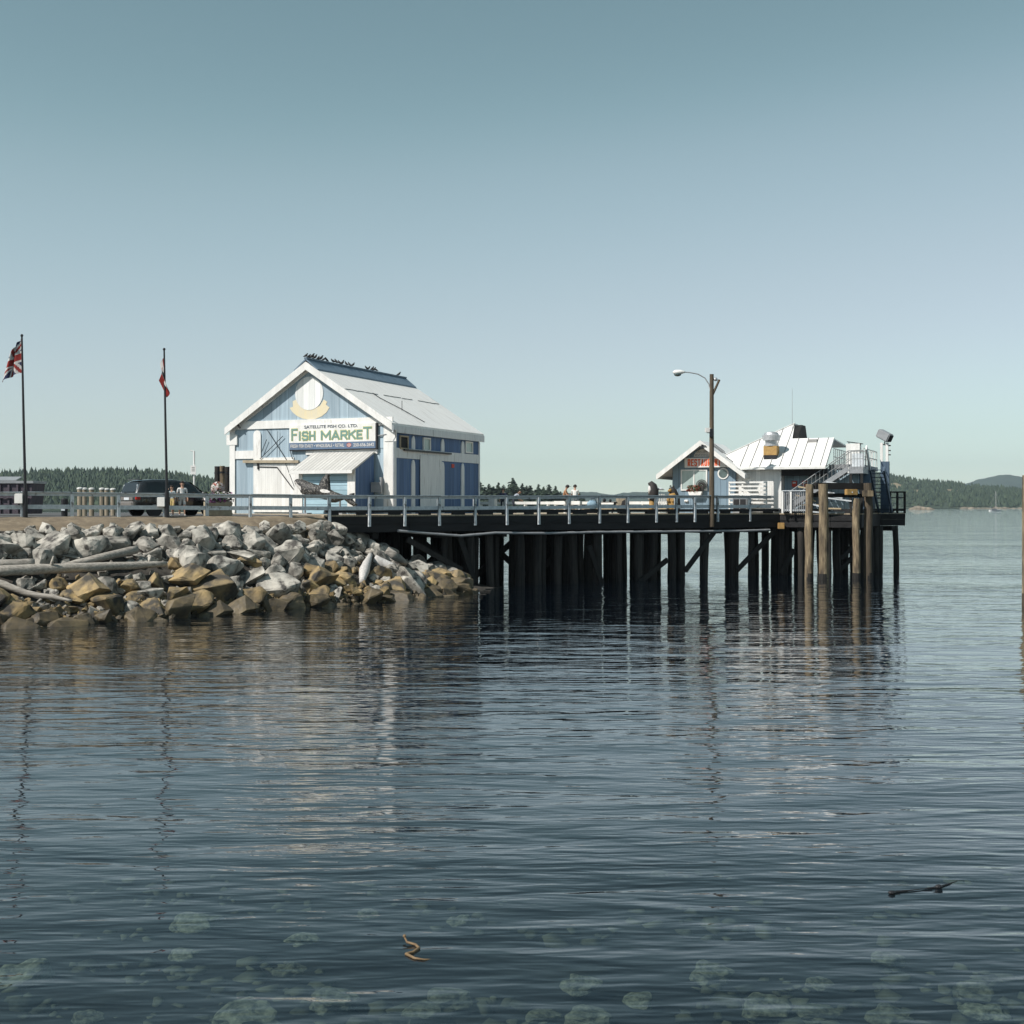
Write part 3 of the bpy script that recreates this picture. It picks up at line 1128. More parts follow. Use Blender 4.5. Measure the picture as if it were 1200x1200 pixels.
# roof slabs with overhang
OV, OF = .16, .40
slope = (PEAK - EAVE) / mid
for sgn in (-1, 1):
    g = G()
    xe = mid + sgn * (mid + OV)
    ze = EAVE - OV * slope
    t = .16
    g.prism([(mid, -OF, PEAK + .02), (xe, -OF, ze + .02), (xe, -OF, ze + .02 + t), (mid, -OF, PEAK + .02 + t)], (0, LEN + OF + .4, 0))
    g.build('roof', M['roof_white'], fm)
# ridge vent
g = G()
for sgn in (-1, 1):
    xa, xb = mid, mid + sgn * .86
    za, zb = PEAK + .40, PEAK + .2 - .86 * slope + .07
    g.prism([(xa, -OF - .02, za), (xb, -OF - .02, zb), (xb, -OF - .02, zb - .1), (xa, -OF - .02, za - .1)], (0, LEN + OF + .3, 0))
g.box(mid - .1, -OF - .04, PEAK + .36, mid + .1, LEN + .3, PEAK + .45)
g.build('ridge_vent', M['slate'], fm)
# lap joint and sagging cable on the roof, eave fascia, corner gutter pipe
def roofpt(x, y, up=.2):
    return (x, y, PEAK - abs(x - mid) * slope + up)
g = G()
for k in range(16):
    if k in (5, 11): continue
    y0 = -OF + .1 + k * .78
    g.bar(roofpt(mid + 2.75 + random.uniform(-.04, .04), y0), roofpt(mid + 2.75 + random.uniform(-.04, .04), y0 + .72), .05, .03)
g.build('roof_lap', M['seam_dark'], fm)
g = G()
g.tube([roofpt(mid + 2.8, 2.9, .24), roofpt(mid + 3.3, 2.95, .24), roofpt(mid + 4.4, 3.8, .26), roofpt(mid + 5.6, 4.6, .24)], .025, 5)
g.tube([roofpt(mid + 4.4, 3.8, .2), roofpt(mid + 4.4, 3.8, .8)], .02, 5)
g.build('roof_cable', M['black'], fm)
g = G()
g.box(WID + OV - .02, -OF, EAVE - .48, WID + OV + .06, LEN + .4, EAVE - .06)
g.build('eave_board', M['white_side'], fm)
g = G()
g.tube([(WID + .3, -OF + .12, EAVE - .3), (WID + .22, -.1, EAVE - .75), (WID + .09, -.1, EAVE - .95), (WID + .09, -.1, .1)], .05, 6)
g.build('downpipe', M['galv'], fm)

T0 = -.07       # face of the white trim, proud of the boards
trim = G()
def band(px0, py0, px1, py1, g=trim, y=T0, m=0, yb=-.004):
    xa, za = FM.front(px0, py0)
    xb, zb = FM.front(px1, py1)
    g.box(min(xa, xb), y, min(za, zb), max(xa, xb), yb, max(za, zb), m)
    return min(xa, xb), max(xa, xb), min(za, zb), max(za, zb)


def post_round(xc, w, z0, z1, g, y, yb=-.004):
    pts = [(xc - w / 2, y, z0), (xc + w / 2, y, z0)] + [(xc + w / 2 * cos(a), y, z1 - w / 2 + w / 2 * sin(a)) for a in [pi * k / 8 for k in range(9)]]
    g.prism(pts, (0, yb - y, 0))


# rake boards, beam and corner trim
for sgn in (-1, 1):
    xe = mid + sgn * (mid + OV)
    ze = EAVE - OV * slope
    rk = G()
    rk.prism([(mid, -OF - .05, PEAK + .19), (xe, -OF - .05, ze + .19), (xe, -OF - .05, ze - .26), (mid, -OF - .05, PEAK - .30)], (0, .07, 0))
    rk.build('rake_board', M['white'], fm)
g = G()
g.prism([(mid, -.09, PEAK - .02), (0, -.09, EAVE - .02), (0, -.09, EAVE - .32), (mid, -.09, PEAK - .36)], (0, .085, 0))
g.prism([(mid, -.09, PEAK - .02), (WID, -.09, EAVE - .02), (WID, -.09, EAVE - .32), (mid, -.09, PEAK - .36)], (0, .085, 0))
zb0 = FM.front(363, 501)[1]
zb1 = FM.front(363, 491.5)[1]
g.box(0, -.085, zb0, WID, -.004, zb1)
g.box(-.04, -.08, 0, .34, -.004, zb0 - .003)
g.box(WID - .62, -.08, 0, WID + .02, -.004, zb0 - .003)
for sx in (-.25, WID - .55):
    g.box(sx, -.12, EAVE - 1.0, sx + .8, -.004, EAVE - .35)
band(276.5, 528.5, 299, 537.5, g, -.075)
x0, z0 = FM.front(302, 600)
z1 = FM.front(302, 502.5)[1]
post_round(x0, .55, z0, z1 - .1, g, -.078)
post_round(FM.front(273.5, 600)[0], .36, z0, FM.front(270, 508)[1], g, -.095, -.081)
band(359, 502, 443, 531.5, g, -.074)
band(306, 536.5, 345, 541, g, -.072)
g.build('trim', M['white'], fm)
g = G()
band(443.5, 500, 451, 525, g, -.03, 0, -.005)
g.build('panel', M['blue_faded'], fm)
# faded disc and banner painted boards
cx, cz = FM.front(362.5, 461)
R = (FM.front(380, 461)[0] - cx) * .94
g = G()
n = 40
g.prism([(cx + R * cos(2 * pi * k / n), -.034, cz + R * 1.02 * sin(2 * pi * k / n)) for k in range(n)], (0, .012, 0))
g.build('faded_disc', M['disc'], fm)
g = G()
pts = [FM.front(260 + a / 6, 410 + b / 6, -.018) for a, b in ((476, 408), (500, 400), (498, 362), (520, 350), (545, 395), (580, 415), (615, 420), (650, 415), (690, 392), (716, 350), (740, 365), (732, 385), (756, 405), (735, 440), (700, 468), (655, 486), (612, 489), (570, 484), (530, 466), (496, 438))]
pts = [(x, -.018, z) for x, z in pts]
g.prism(pts, (0, .012, 0))
g.build('faded_banner', M['cream'], fm)
# big sliding door with track, ledges and brace rods
g = G()
dx0, dx1, dz0, dz1 = band(303.5, 600, 352, 543, g, -.10, 0, -.082)
g.build('sliding_door', M['white_board'], fm)
g = G()
g.bar((FM.front(287, 541)[0], -.16, FM.front(287, 541)[1]), (FM.front(352, 541)[0], -.16, FM.front(352, 541)[1]), .16, .17)
g.build('door_track', M['tan_box'], fm)
g = G()
def rod(p, q, r=.022, y=-.13):
    (a, b), (c, d_) = FM.front(*p), FM.front(*q)
    g.tube([(a, y, b), (c, y, d_)], r, 5)
rod((306, 538), (333, 511)); rod((314, 503), (339, 542)); rod((308, 530), (314, 515)); rod((341, 526), (344, 538))
rod((327, 505), (326, 536), .012); rod((304, 547), (326, 547.5), .03, -.14); rod((326, 547.5), (345, 573), .035, -.14); rod((304, 543), (304, 550), .06, -.14)
rod((336, 543), (346, 570), .012, -.14)
g.build('brace_rod', M['black'], fm)
# lamp bracket and conduit
g = G()
rod((277, 496), (281, 497), .05, -.2); rod((281, 497), (285, 502), .06, -.3)
g.build('flood_lamp', M['black'], fm)
g = G()
rod((443, 530), (443, 511), .04, -.12); rod((443, 511), (454, 509), .04, -.12); rod((448, 494.5), (449, 496), .06, -.13)
g.build('conduit', M['grey_metal'], fm)
# side wall (local x = WID)
SX = WID
def sband(px0, py0, px1, py1, g, x1=.07, m=0, x0=.004):
    ya, za = FM.side(px0, py0, SX)
    yb, zb = FM.side(px1, py1, SX)
    g.box(SX + x0, min(ya, yb), min(za, zb), SX + x1, max(ya, yb), max(za, zb), m)
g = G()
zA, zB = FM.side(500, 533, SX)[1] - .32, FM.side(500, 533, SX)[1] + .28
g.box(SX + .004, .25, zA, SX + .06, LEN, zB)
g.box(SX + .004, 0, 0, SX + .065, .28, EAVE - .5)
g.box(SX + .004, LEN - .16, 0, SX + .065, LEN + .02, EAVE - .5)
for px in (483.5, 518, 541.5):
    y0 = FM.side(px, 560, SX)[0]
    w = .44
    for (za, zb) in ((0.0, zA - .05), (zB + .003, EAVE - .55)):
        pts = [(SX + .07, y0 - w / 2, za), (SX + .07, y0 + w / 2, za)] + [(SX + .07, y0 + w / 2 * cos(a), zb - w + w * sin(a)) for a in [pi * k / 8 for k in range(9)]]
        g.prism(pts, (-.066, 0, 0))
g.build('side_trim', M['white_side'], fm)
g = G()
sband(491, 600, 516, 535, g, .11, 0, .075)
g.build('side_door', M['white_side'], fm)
g = G()
ya, za = FM.side(471, 530, SX); yb, zb = FM.side(526, 534.5, SX)
g.bar((SX + .16, ya, zB - .1), (SX + .16, yb, zB - .1), .12, .1)
g.build('side_door_track', M['black'], fm)
for k, (p0, q0, p1, q1) in enumerate(((467.5, 510, 477.5, 527), (495, 512.5, 503.5, 529), (544.5, 517, 553, 531.5))):
    f = G()
    ya, za = FM.side(p0, q0, SX)
    yb, zb = FM.side(p1, q1, SX)
    za, zb = max(za, zb), min(za, zb)
    w = .09
    for (a, b, c, d_) in ((ya, zb, yb, zb + w), (ya, za - w, yb, za), (ya, zb + w, ya + w, za - w), (yb - w, zb + w, yb, za - w)):
        f.box(SX + .004, a, b, SX + .10, c, d_)
    fr = f.build('window', M['white'] if k else M['tan_box'], fm)
    p = G()
    p.box(SX + .003, ya + w, zb + w, SX + .03, yb - w, za - w)
    p.build('pane', M['glass_pale'] if k else M['dark'], fr)
g = G()
sband(529, 548, 532, 544, g, .03)
g.build('wall_box', M['red'], fm)

# ---- shed against the front
shx0, shx1, shd = 6.72, 10.55, 2.3
sh = thing('lean_to_shed', 'small pale blue lean-to kiosk with ribbed grey roof against the shop front', 'shed', FM.o, A_B)
zt, zl = 3.62, 2.62
g = G()
g.prism([(shx0, -.13, 0), (shx0, -shd, 0), (shx0, -shd, zl), (shx0, -.13, zt)], (shx1 - shx0, 0, 0))
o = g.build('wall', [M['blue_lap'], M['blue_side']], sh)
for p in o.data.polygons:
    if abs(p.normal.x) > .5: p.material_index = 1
g = G()
sl = (zt - zl) / shd
g.prism([(shx0 - .45, -.135, zt + .03), (shx0 - .45, -shd - .4, zl - .4 * sl + .03), (shx0 - .45, -shd - .4, zl - .4 * sl + .14), (shx0 - .45, -.135, zt + .14)], (shx1 - shx0 + .5, 0, 0))
g.build('roof', M['corr'], sh)
g = G()
g.box(shx0 - .45, -shd - .46, zl - .4 * sl - .06, shx1 + .05, -shd - .402, zl - .4 * sl + .13)
g.box(shx0 - .05, -shd - .06, 0, shx0 + .2, -shd - .003, zl)
g.box(shx1 - .5, -shd - .06, 0, shx1 + .02, -shd - .003, zl)
g.box(shx0 - .45, -shd - .41, zl - .4 * sl - .06, shx0 - .4, -shd - .1, zl - .2 * sl)
g.build('trim', M['white'], sh)
# leaning white board to the right of the door with dark post
g = G()
(xa, za) = FM.front(441, 590, -.02)
g.box(shx1 + .06, -.6, 1.3, shx1 + .75, -.45, 1.9)
g.box(shx1 + .6, -.5, 1.2, shx1 + .72, -.35, 2.2)
g.build('hose_bracket', M['grey_metal'], sh)

# ---- sign on the shop front
sg = thing('shop_sign', 'wide white and slate blue sign reading FISH MARKET on the shop front', 'sign', FM.o, A_B)
sx0, sz1 = FM.front(339, 498.5, -.2)
sx1, sz0 = FM.front(440, 525, -.2)
zm = FM.front(390, 518, -.2)[1]
g = G()
g.box(sx0, -.2, zm, sx1, -.09, sz1)
g.build('board', M['white'], sg)
g = G()
g.box(sx0, -.2, sz0, sx1, -.09, zm - .003)
g.build('strip', M['sign_blue'], sg)
g = G()
g.box(sx1 + .002, -.21, sz0, sx1 + .12, -.085, sz1)
g.box(sx0, -.19, sz0 - .07, sx1 + .12, -.085, sz0 - .003)
g.build('frame', M['black'], sg)
SW, SH = sx1 - sx0, sz1 - zm
text('SATELLITE FISH CO. LTD.', SW * .62, SH * .17, M['sign_ink'], sg, sx0 + SW * .18, -.202, zm + SH * .79, bold=.01)
bxs = []
fr_ = [(.025, .075, .68), (.108, .036, .52), (.152, .075, .52), (.236, .075, .52), (.375, .115, .52), (.498, .095, .52), (.602, .082, .52), (.692, .086, .52), (.786, .068, .52), (.862, .098, .68)]
for a, w_, h_ in fr_:
    bxs.append((sx0 + SW * a, zm + SH * .12, SW * w_, SH * h_))
for wd, bb in (('FISH', bxs[:4]), ('MARKET', bxs[4:])):
    block_letters(wd, bb, .118, -.203, M['sign_yellow'], sg, .024)
    block_letters(wd, bb, .118, -.216, M['sign_green'], sg)
hs_ = zm - sz0
text('FRESH FISH DAILY \u2022 WHOLESALE \u2022 RETAIL', SW * .63, hs_ * .5, M['flag_white'], sg, sx0 + SW * .015, -.202, sz0 + hs_ * .27, bold=.02)
text('250-656-2642', SW * .235, hs_ * .5, M['flag_white'], sg, sx0 + SW * .75, -.202, sz0 + hs_ * .27, bold=.02)
g = G()
ex, ez = sx0 + SW * .70, sz0 + hs_ * .52
g.prism([(ex + .17 * cos(2 * pi * k / 14), -.206, ez + .13 * sin(2 * pi * k / 14)) for k in range(14)], (0, .003, 0))
g.build('emblem', M['flag_white'], sg)
g = G()
for k in range(3):
    g.tube([(ex - .12, -.212, ez - .07 + .07 * k), (ex, -.212, ez - .03 + .07 * k), (ex + .12, -.212, ez - .07 + .07 * k)], .012, 4)
g.tube([(ex + .16 * cos(2 * pi * k / 14), -.212, ez + .12 * sin(2 * pi * k / 14)) for k in range(15)], .012, 4)
g.build('emblem_fish', M['red'], sg)

# ---- whale sculpture in front of the shed
oy = -shd - 1.6
wh = thing('whale_sculpture', 'black spotted mosaic whale sculpture with white patches before the kiosk', 'sculpture', FM.o, A_B)
OUT = [(513, 925), (518, 914), (532, 907), (550, 908), (575, 915), (610, 929), (650, 943), (685, 952), (697, 920), (715, 892), (735, 875), (750, 871), (758, 880), (752, 905), (750, 945), (757, 978), (785, 996), (830, 1012), (868, 1024), (888, 1028), (905, 1010), (930, 1006), (926, 1030), (915, 1050), (935, 1072), (955, 1092), (925, 1098), (895, 1080), (862, 1052), (835, 1060), (800, 1074), (775, 1074), (745, 1056), (710, 1048), (660, 1038), (640, 1042), (600, 1037), (575, 1020), (556, 1000), (552, 980), (535, 965), (520, 948)]
def opx(a, b):
    return FM.front(260 + a / 6, 410 + b / 6, oy)
pts = [opx(a, b) for a, b in OUT]
cxm = sum(p[0] for p in pts) / len(pts)
g = G()
n = len(pts)
layers = []
for (yy, f) in ((-.22, .0), (-.16, .55), (0, 1.0), (.16, .55), (.22, .0)):
    pass
# inflate the outline: thick in the body, thin at fin and flukes
bm = bmesh.new()
vs = [bm.verts.new((x, oy, z)) for x, z in pts]
face = bm.faces.new(vs)
bmesh.ops.triangulate(bm, faces=[face])
bmesh.ops.subdivide_edges(bm, edges=bm.edges[:], cuts=3, use_grid_fill=True)
bmesh.ops.triangulate(bm, faces=bm.faces[:])
edge_pts = [Vector((x, z)) for x, z in pts]
def edist(x, z):
    p = Vector((x, z))
    best = 9
    for i in range(n):
        a, b = edge_pts[i], edge_pts[(i + 1) % n]
        ab = b - a
        t = max(0, min(1, (p - a).dot(ab) / max(1e-9, ab.length_squared)))
        best = min(best, (p - a - ab * t).length)
    return best
back = {}
front_v = list(bm.verts)
faces0 = list(bm.faces)
for v in front_v:
    back[v] = bm.verts.new(v.co)
for f_ in faces0:
    bm.faces.new([back[v] for v in reversed(f_.verts)])
for v in front_v:
    h = .06 + .55 * sqrt(max(0, edist(v.co.x, v.co.z)) * .35)
    v.co.y = oy - h
    back[v].co.y = oy + h
for e in [e for e in bm.edges if e.is_boundary and e.verts[0] in back and e.verts[1] in back]:
    bm.faces.new([e.verts[0], e.verts[1], back[e.verts[1]], back[e.verts[0]]])
bmesh.ops.recalc_face_normals(bm, faces=bm.faces)
me = bpy.data.meshes.new('body')
bm.to_mesh(me)
bm.free()
me.polygons.foreach_set('use_smooth', [True] * len(me.polygons))
me.materials.append(M['orca_spot'])
link('body', me, wh)
for nm, pp in (('eye_patch', [(516, 930), (530, 925), (548, 945), (570, 962), (572, 985), (556, 988), (540, 965), (522, 950)]), ('saddle_patch', [(706, 984), (730, 978), (752, 985), (775, 1000), (758, 1006), (742, 1006), (724, 1004), (712, 996)]), ('belly_patch', [(575, 1012), (610, 1022), (650, 1028), (650, 1037), (600, 1036), (580, 1022)])):
    q = [opx(a, b) for a, b in pp]
    g = G()
    off = -.30 if nm == 'eye_patch' else -.34
    if nm == 'belly_patch': off = -.24
    mx = sum(x for x, z in q) / len(q)
    mz = sum(z for x, z in q) / len(q)
    c_ = (mx, oy - .06 - .55 * sqrt(edist(mx, mz) * .35) - .03, mz)
    ring = [(x, oy - .06 - .55 * sqrt(edist(x, z) * .35) - .02, z) for x, z in q]
    for i in range(len(ring)):
        g.poly([c_, ring[i], ring[(i + 1) % len(ring)]])
    g.build(nm, M['orca_white'], wh)
for a in (585, 830):
    xx, zz = opx(a, 1040)
    g = G()
    g.tube([(xx, oy, 0), (xx, oy, zz + .12)], .06, 8)
    g.box(xx - .3, oy - .25, 0, xx + .3, oy + .25, .08)
    g.build('support_post', M['grey_metal'], wh)

# ------------------------------------------------------------------ RESTAURANT
RF = Frame((11.02, 85, DECK), A_B)
rs = thing('restaurant_building', 'low blue and white restaurant with white metal roofs at the pier end', 'building', RF.o, A_B)
GW, GE, GP = 4.39, 3.15, 4.78              # gable house width, wall top, ridge
gm = GW / 2
g = G()
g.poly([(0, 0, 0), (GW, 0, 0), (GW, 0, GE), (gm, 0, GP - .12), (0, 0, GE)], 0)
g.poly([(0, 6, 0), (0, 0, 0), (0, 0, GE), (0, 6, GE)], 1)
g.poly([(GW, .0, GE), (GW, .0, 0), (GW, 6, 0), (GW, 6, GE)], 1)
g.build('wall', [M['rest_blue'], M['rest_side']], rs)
g = G()
g.box(GW + .002, .25, 0, 7.4, 8, 2.95)
g.build('wall', M['white_board'], rs)
g = G()
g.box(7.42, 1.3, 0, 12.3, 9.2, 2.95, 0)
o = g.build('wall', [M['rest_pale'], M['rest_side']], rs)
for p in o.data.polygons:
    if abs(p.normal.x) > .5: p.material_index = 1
gs = (GP - GE) / gm
for sgn in (-1, 1):
    g = G()
    xe = gm + sgn * (gm + .85)
    ze = GE - .85 * gs
    g.prism([(gm, -.85, GP), (xe, -.85, ze), (xe, -.85, ze + .1), (gm, -.85, GP + .1)], (0, 6.4, 0))
    g.build('roof', M['roof_seam'], rs)
    g = G()
    g.prism([(gm, -.93, GP + .12), (xe, -.93, ze + .12), (xe, -.93, ze - .24), (gm, -.93, GP - .24)], (0, .07, 0))
    g.build('rake_board', M['white'], rs)
    g = G()
    g.box(min(xe, xe + sgn * .05), -.85, ze - .2, max(xe, xe + sgn * .05), 5.5, ze + .1)
    g.build('eave_board', M['white'], rs)
g = G()
for (px0, py0, px1, py1) in ((838, 519, 848, 523), (842, 526, 846, 530)):
    pass
for (y, a, b) in ((.9, .2, 1.1), (1.5, .15, 1.2), (2.2, .1, .9), (.3, 1.5, 2.2)):
    g.bar((gm + a, y, GP + .13 - a * gs), (gm + b, y, GP + .13 - b * gs), .06, .03)
g.build('roof_streak', M['black'], rs)
# main hipped roof (front slope, left slope, gablet wall, flat behind)
E0 = 3.0
SLP = .606
def mz(y): return E0 + SLP * (y + .3)
yp, yr = 4.9, 3.0
g = G()
A1, A2, A3, A4, A5, A6 = (4.5, -.3, E0), (10.35, -.3, E0), (10.35, yr, mz(yr)), (7.6, yr, mz(yr)), (7.4, yp, mz(yp)), (2.4, .15, mz(.15))
for dz in (0,):
    g.prism([A1, A2, A3, A4, A5, A6], (0, 0, .09))
g.prism([A6, A5, (7.4, 6.2, mz(yp)), (2.4, 10.4, mz(.15))], (0, 0, .09))
g.prism([(7.45, yr + .02, mz(yr) - .02), (10.35, yr + .02, mz(yr) - .02), (10.35, 9.4, mz(yr) - .3), (7.45, 9.4, mz(yr) - .3)], (0, 0, .09))
g.build('roof', M['roof_seam'], rs)
g = G()
g.prism([(7.42, yr + .12, mz(yr) + .05), (7.42, yp - .05, mz(yp) - .03), (7.42, 6.1, mz(yp) - .03), (7.42, 6.9, mz(yr) + .05)], (.5, 0, 0))
g.build('gablet', M['tim_black'], rs)
g = G()
x = 4.75
while x < 10.3:
    ytop = yr if x > 7.6 else min(yp, .15 + (x - 2.4) * (yp - .15) / 5.0) - .05
    g.bar((x, -.3, E0 + .11), (x, ytop, mz(ytop) + .11), .035, .06)
    x += .66
g.build('roof_seam', M['seam_dark'], rs)
g = G()
g.bar((4.45, -.33, E0 - .02), (10.4, -.33, E0 - .02), .1, .16)
g.bar((10.38, -.3, E0 + .03), (10.38, yr, mz(yr) + .03), .06, .2)
g.build('eave_board', M['white'], rs)
g = G()
g.box(7.42, .2, E0 - .5, 10.3, 1.29, E0 - .1)
g.build('soffit', M['tim_fascia'], rs)
g = G()
g.bar((A6[0], A6[1], A6[2] + .12), (A5[0], A5[1], A5[2] + .12), .12, .05)
g.build('hip_cap', M['white'], rs)
# low roof deck box on the right with guard rail
g = G()
g.box(10.36, 1.2, 2.953, 12.45, 9.3, 3.22)
g.build('roof_deck', M['grey_metal'], rs)
# window, porthole, flower box
def rband(px0, py0, px1, py1, g, y0, y1):
    xa, za = RF.front(px0, py0, 0)
    xb, zb = RF.front(px1, py1, 0)
    xa, xb, za, zb = min(xa, xb), max(xa, xb), min(za, zb), max(za, zb)
    g.box(xa, y0, za, xb, y1, zb)
    return xa, xb, za, zb
f = G()
xa, za = RF.front(798, 575)
xb, zb = RF.front(829, 550)
xm = (xa + xb) / 2
w = .09
for q in ((xa, za, xb, za + w), (xa, zb - w, xb, zb), (xa, za + w, xa + w, zb - w), (xb - w, za + w, xb, zb - w), (xm - .04, za + w, xm + .04, zb - w)):
    f.box(q[0], -.07, q[1], q[2], -.003, q[3])
fr = f.build('window', M['white'], rs)
for (a, b) in ((xa + w, xm - .04), (xm + .04, xb - w)):
    p = G()
    p.box(a, -.03, za + w, b, -.002, zb - w)
    p.build('pane', M['glass_pale'], fr)
g = G()
cx, cz = RF.front(847.5, 555)
g.prism([(cx + .38 * cos(2 * pi * k / 24), -.05, cz + .38 * sin(2 * pi * k / 24)) for k in range(24)], (0, .047, 0))
po = g.build('porthole', M['white'], rs)
g = G()
g.prism([(cx + .29 * cos(2 * pi * k / 24), -.062, cz + .29 * sin(2 * pi * k / 24)) for k in range(24)], (0, .01, 0))
g.build('pane', M['glass'], po)


def blossoms(g, x0, x1, y0, y1, z, h, n, nm=2, size=.07, rr=random.Random(5)):
    for _ in range(n):
        c = Vector((rr.uniform(x0, x1), rr.uniform(y0, y1), z + h * rr.random() ** 1.2))
        a, b = Vector((rr.uniform(-1, 1), rr.uniform(-1, 1), rr.uniform(-1, 1))).normalized(), Vector((rr.uniform(-1, 1), rr.uniform(-1, 1), rr.uniform(-1, 1))).normalized()
        s_ = size * rr.uniform(.6, 1.3)
        g.poly([c - a * s_, c + b * s_, c + a * s_, c - b * s_], rr.randrange(nm))


bx = thing('flower_box', 'white window box of russet flowers under the restaurant window', 'flower box', RF.o, A_B)
g = G()
xa, za = RF.front(806.5, 579.5, -.3)
xb, zb = RF.front(823, 576, -.3)
g.prism([(xa + .1, -.42, za - .05), (xb - .1, -.42, za - .05), (xb, -.42, zb), (xa, -.42, zb)], (0, .34, 0))
g.build('box', M['white'], bx)
g = G()
blossoms(g, xa - .05, xb - .1, -.5, -.1, zb, .42, 260)
g.build('flowers', [M['petal_red'], M['leafy']], bx)
wr = thing('wicker_fan', 'round brown woven fan ornament standing beside the window flower box', 'ornament', RF.o, A_B)
g = G()
cx, cz = RF.front(822, 569, -.3)
for k in range(19):
    a = pi * (-.1 + 1.2 * k / 18)
    g.tube([(cx + .08 * cos(a), -.27, cz + .08 * sin(a)), (cx + .38 * cos(a), -.27, cz + .40 * sin(a))], .018, 4)
for r_ in (.14, .26, .38):
    g.tube([(cx + r_ * cos(pi * (-.1 + 1.2 * k / 16)), -.27, cz + r_ * 1.03 * sin(pi * (-.1 + 1.2 * k / 16))) for k in range(17)], .022, 5)
g.build('weave', M['carve_dark'], wr)
g = G()
g.box(cx - .15, -.33, cz - .35, cx + .15, -.2, cz - .02)
g.build('base', M['carve_dark'], wr)
# signs
rsg = thing('restaurant_sign', 'white boxed sign with red RESTAURANT lettering under the gable', 'sign', RF.o, A_B)
xa, za = RF.front(802.5, 548, -.15)
xb, zb = RF.front(850.5, 536, -.15)
g = G()
g.box(xa, -.22, za, xb, -.004, zb)
g.build('board', M['white'], rsg)
sx, sz = RF.front(805.5, 546.5, -.22)
sx2, sz2 = RF.front(845, 537.5, -.22)
lw = (sx2 - sx) / 10
block_letters('RESTAURANT', [(sx + lw * (k + .07), sz, lw * .86, sz2 - sz) for k in range(10)], .085, -.223, M['orange_red'], rsg)
pn = thing('name_panel', 'pale grey arched panel with dark scrawled script above the red restaurant sign', 'sign', RF.o, A_B)
g = G()
(x0, z0), (x1, z1) = RF.front(813, 535.4, -.08), RF.front(838, 535.4, -.08)
xt, zt_ = RF.front(823.5, 526, -.08)
pts = [(x0, -.08, z0), (x1, -.08, z0)] + [((x0 + x1) / 2 + (x1 - x0) / 2 * cos(a), -.08, z0 + (zt_ - z0) * sin(a)) for a in [pi * k / 12 for k in range(1, 12)]]
g.prism(pts, (0, .07, 0))
g.build('panel', M['script'], pn)
g = G()
rr = random.Random(8)
xq = x0 + .12
while xq < x1 - .1:
    hgt_ = (zt_ - z0) * sqrt(max(0, 1 - ((xq - (x0 + x1) / 2) / ((x1 - x0) / 2)) ** 2))
    zz = z0 + .08
    while zz < hgt_ + z0 - .1:
        g.tube([(xq + rr.uniform(-.03, .03), -.09, zz), (xq + rr.uniform(-.05, .05), -.09, zz + .06), (xq + rr.uniform(0, .07), -.09, zz + rr.uniform(.02, .12))], .013, 4)
        zz += .2
    xq += .105
g.build('script', M['sign_ink'], pn)
g = G()
(cx, cz) = RF.front(823, 522, -.97)
g.box(cx - .06, -1.06, cz - .18, cx + .06, -.935, cz + .06)
g.bar((cx - .02, -1.0, cz), (cx + .26, -1.0, cz - .03), .05, .05)
tag(g.build('gable_ornament', M['black'], rs))
# satellite dish, exhaust fan
ex, ey = 6.6, 0.95
ez = mz(ey)
ef = thing('exhaust_fan', 'silver mushroom exhaust fan on an ochre curb on the white restaurant roof', 'vent', RF.o, A_B)
g = G()
g.box(ex - .42, ey - .42, ez - .3, ex + .42, ey + .42, ez + .12)
g.build('skirt', M['black'], ef)
g = G()
g.box(ex - .44, ey - .44, ez + .123, ex + .44, ey + .44, ez + .74)
g.build('curb', M['rust'], ef)
g = G()
g.tube([(ex, ey, ez + .743), (ex, ey, ez + .84), (ex, ey, ez + .86), (ex, ey, ez + 1.1), (ex, ey, ez + 1.12), (ex, ey, ez + 1.45), (ex, ey, ez + 1.5), (ex, ey, ez + 1.64), (ex, ey, ez + 1.7)], [.5, .5, .4, .42, .58, .60, .50, .44, .2], 20)
g.build('hood', M['galv'], ef)
g = G()
g.tube([(7.36, 4.2, mz(4.2)), (7.36, 4.2, mz(4.2) + 2.9)], [.018, .01], 5)
tag(g.build('antenna', M['grey_metal'], rs))
g = G()
g.box(8.75, 2.45, mz(2.45) + .05, 9.35, 2.75, mz(2.75) + .14)
tag(g.build('roof_hatch', M['seam_dark'], rs))
# birds' mess and clutter on the gablet
# white slatted fence panel and meter box in front of the white wall
lf = thing('slatted_screen', 'white slatted timber screen standing before the white restaurant wall', 'screen', RF.o, A_B)
yl = -.55
x0, z0 = RF.front(854, 600, yl)
x1, z1 = RF.front(898.5, 564, yl)
g = G()
for k in range(7):
    z = z1 - .06 - k * (z1 - .35) / 6.6
    g.bar((x0, yl, z), (x1, yl, z), .04, .11)
g.build('slats', M['white'], lf)
for xx in (x0 + .03, x0 + (x1 - x0) * .36, x1 - .03):
    g = G()
    g.box(xx - .05, yl + .03, 0, xx + .05, yl + .12, z1)
    g.build('post', M['white'], lf)
mb = thing('meter_box', 'dark grey twin door utility cabinet at the railing beside the slatted screen', 'cabinet', RF.o, A_B)
ym = -1.0
x0, z0 = RF.front(858.5, 598, ym)
x1, z1 = RF.front(875, 583.5, ym)
g = G()
g.box(x0, ym, z0 - .2, x1, ym + .35, z1)
bevel(g.build('body', M['grey_metal'], mb), .02)
for a, b in ((x0 + .06, (x0 + x1) / 2 - .03), ((x0 + x1) / 2 + .03, x1 - .06)):
    g = G()
    g.box(a, ym - .02, z0 + .05, b, ym - .002, z1 - .08)
    g.build('door', M['black'], mb)
g = G()
for px in (802.5, 804.5):
    xx, zz = RF.front(px, 587, -.2)
    g.ball((xx, -.06, zz), .09, 0, 10, 6)
tag(g.build('wall_lamp', M['white'], rs))

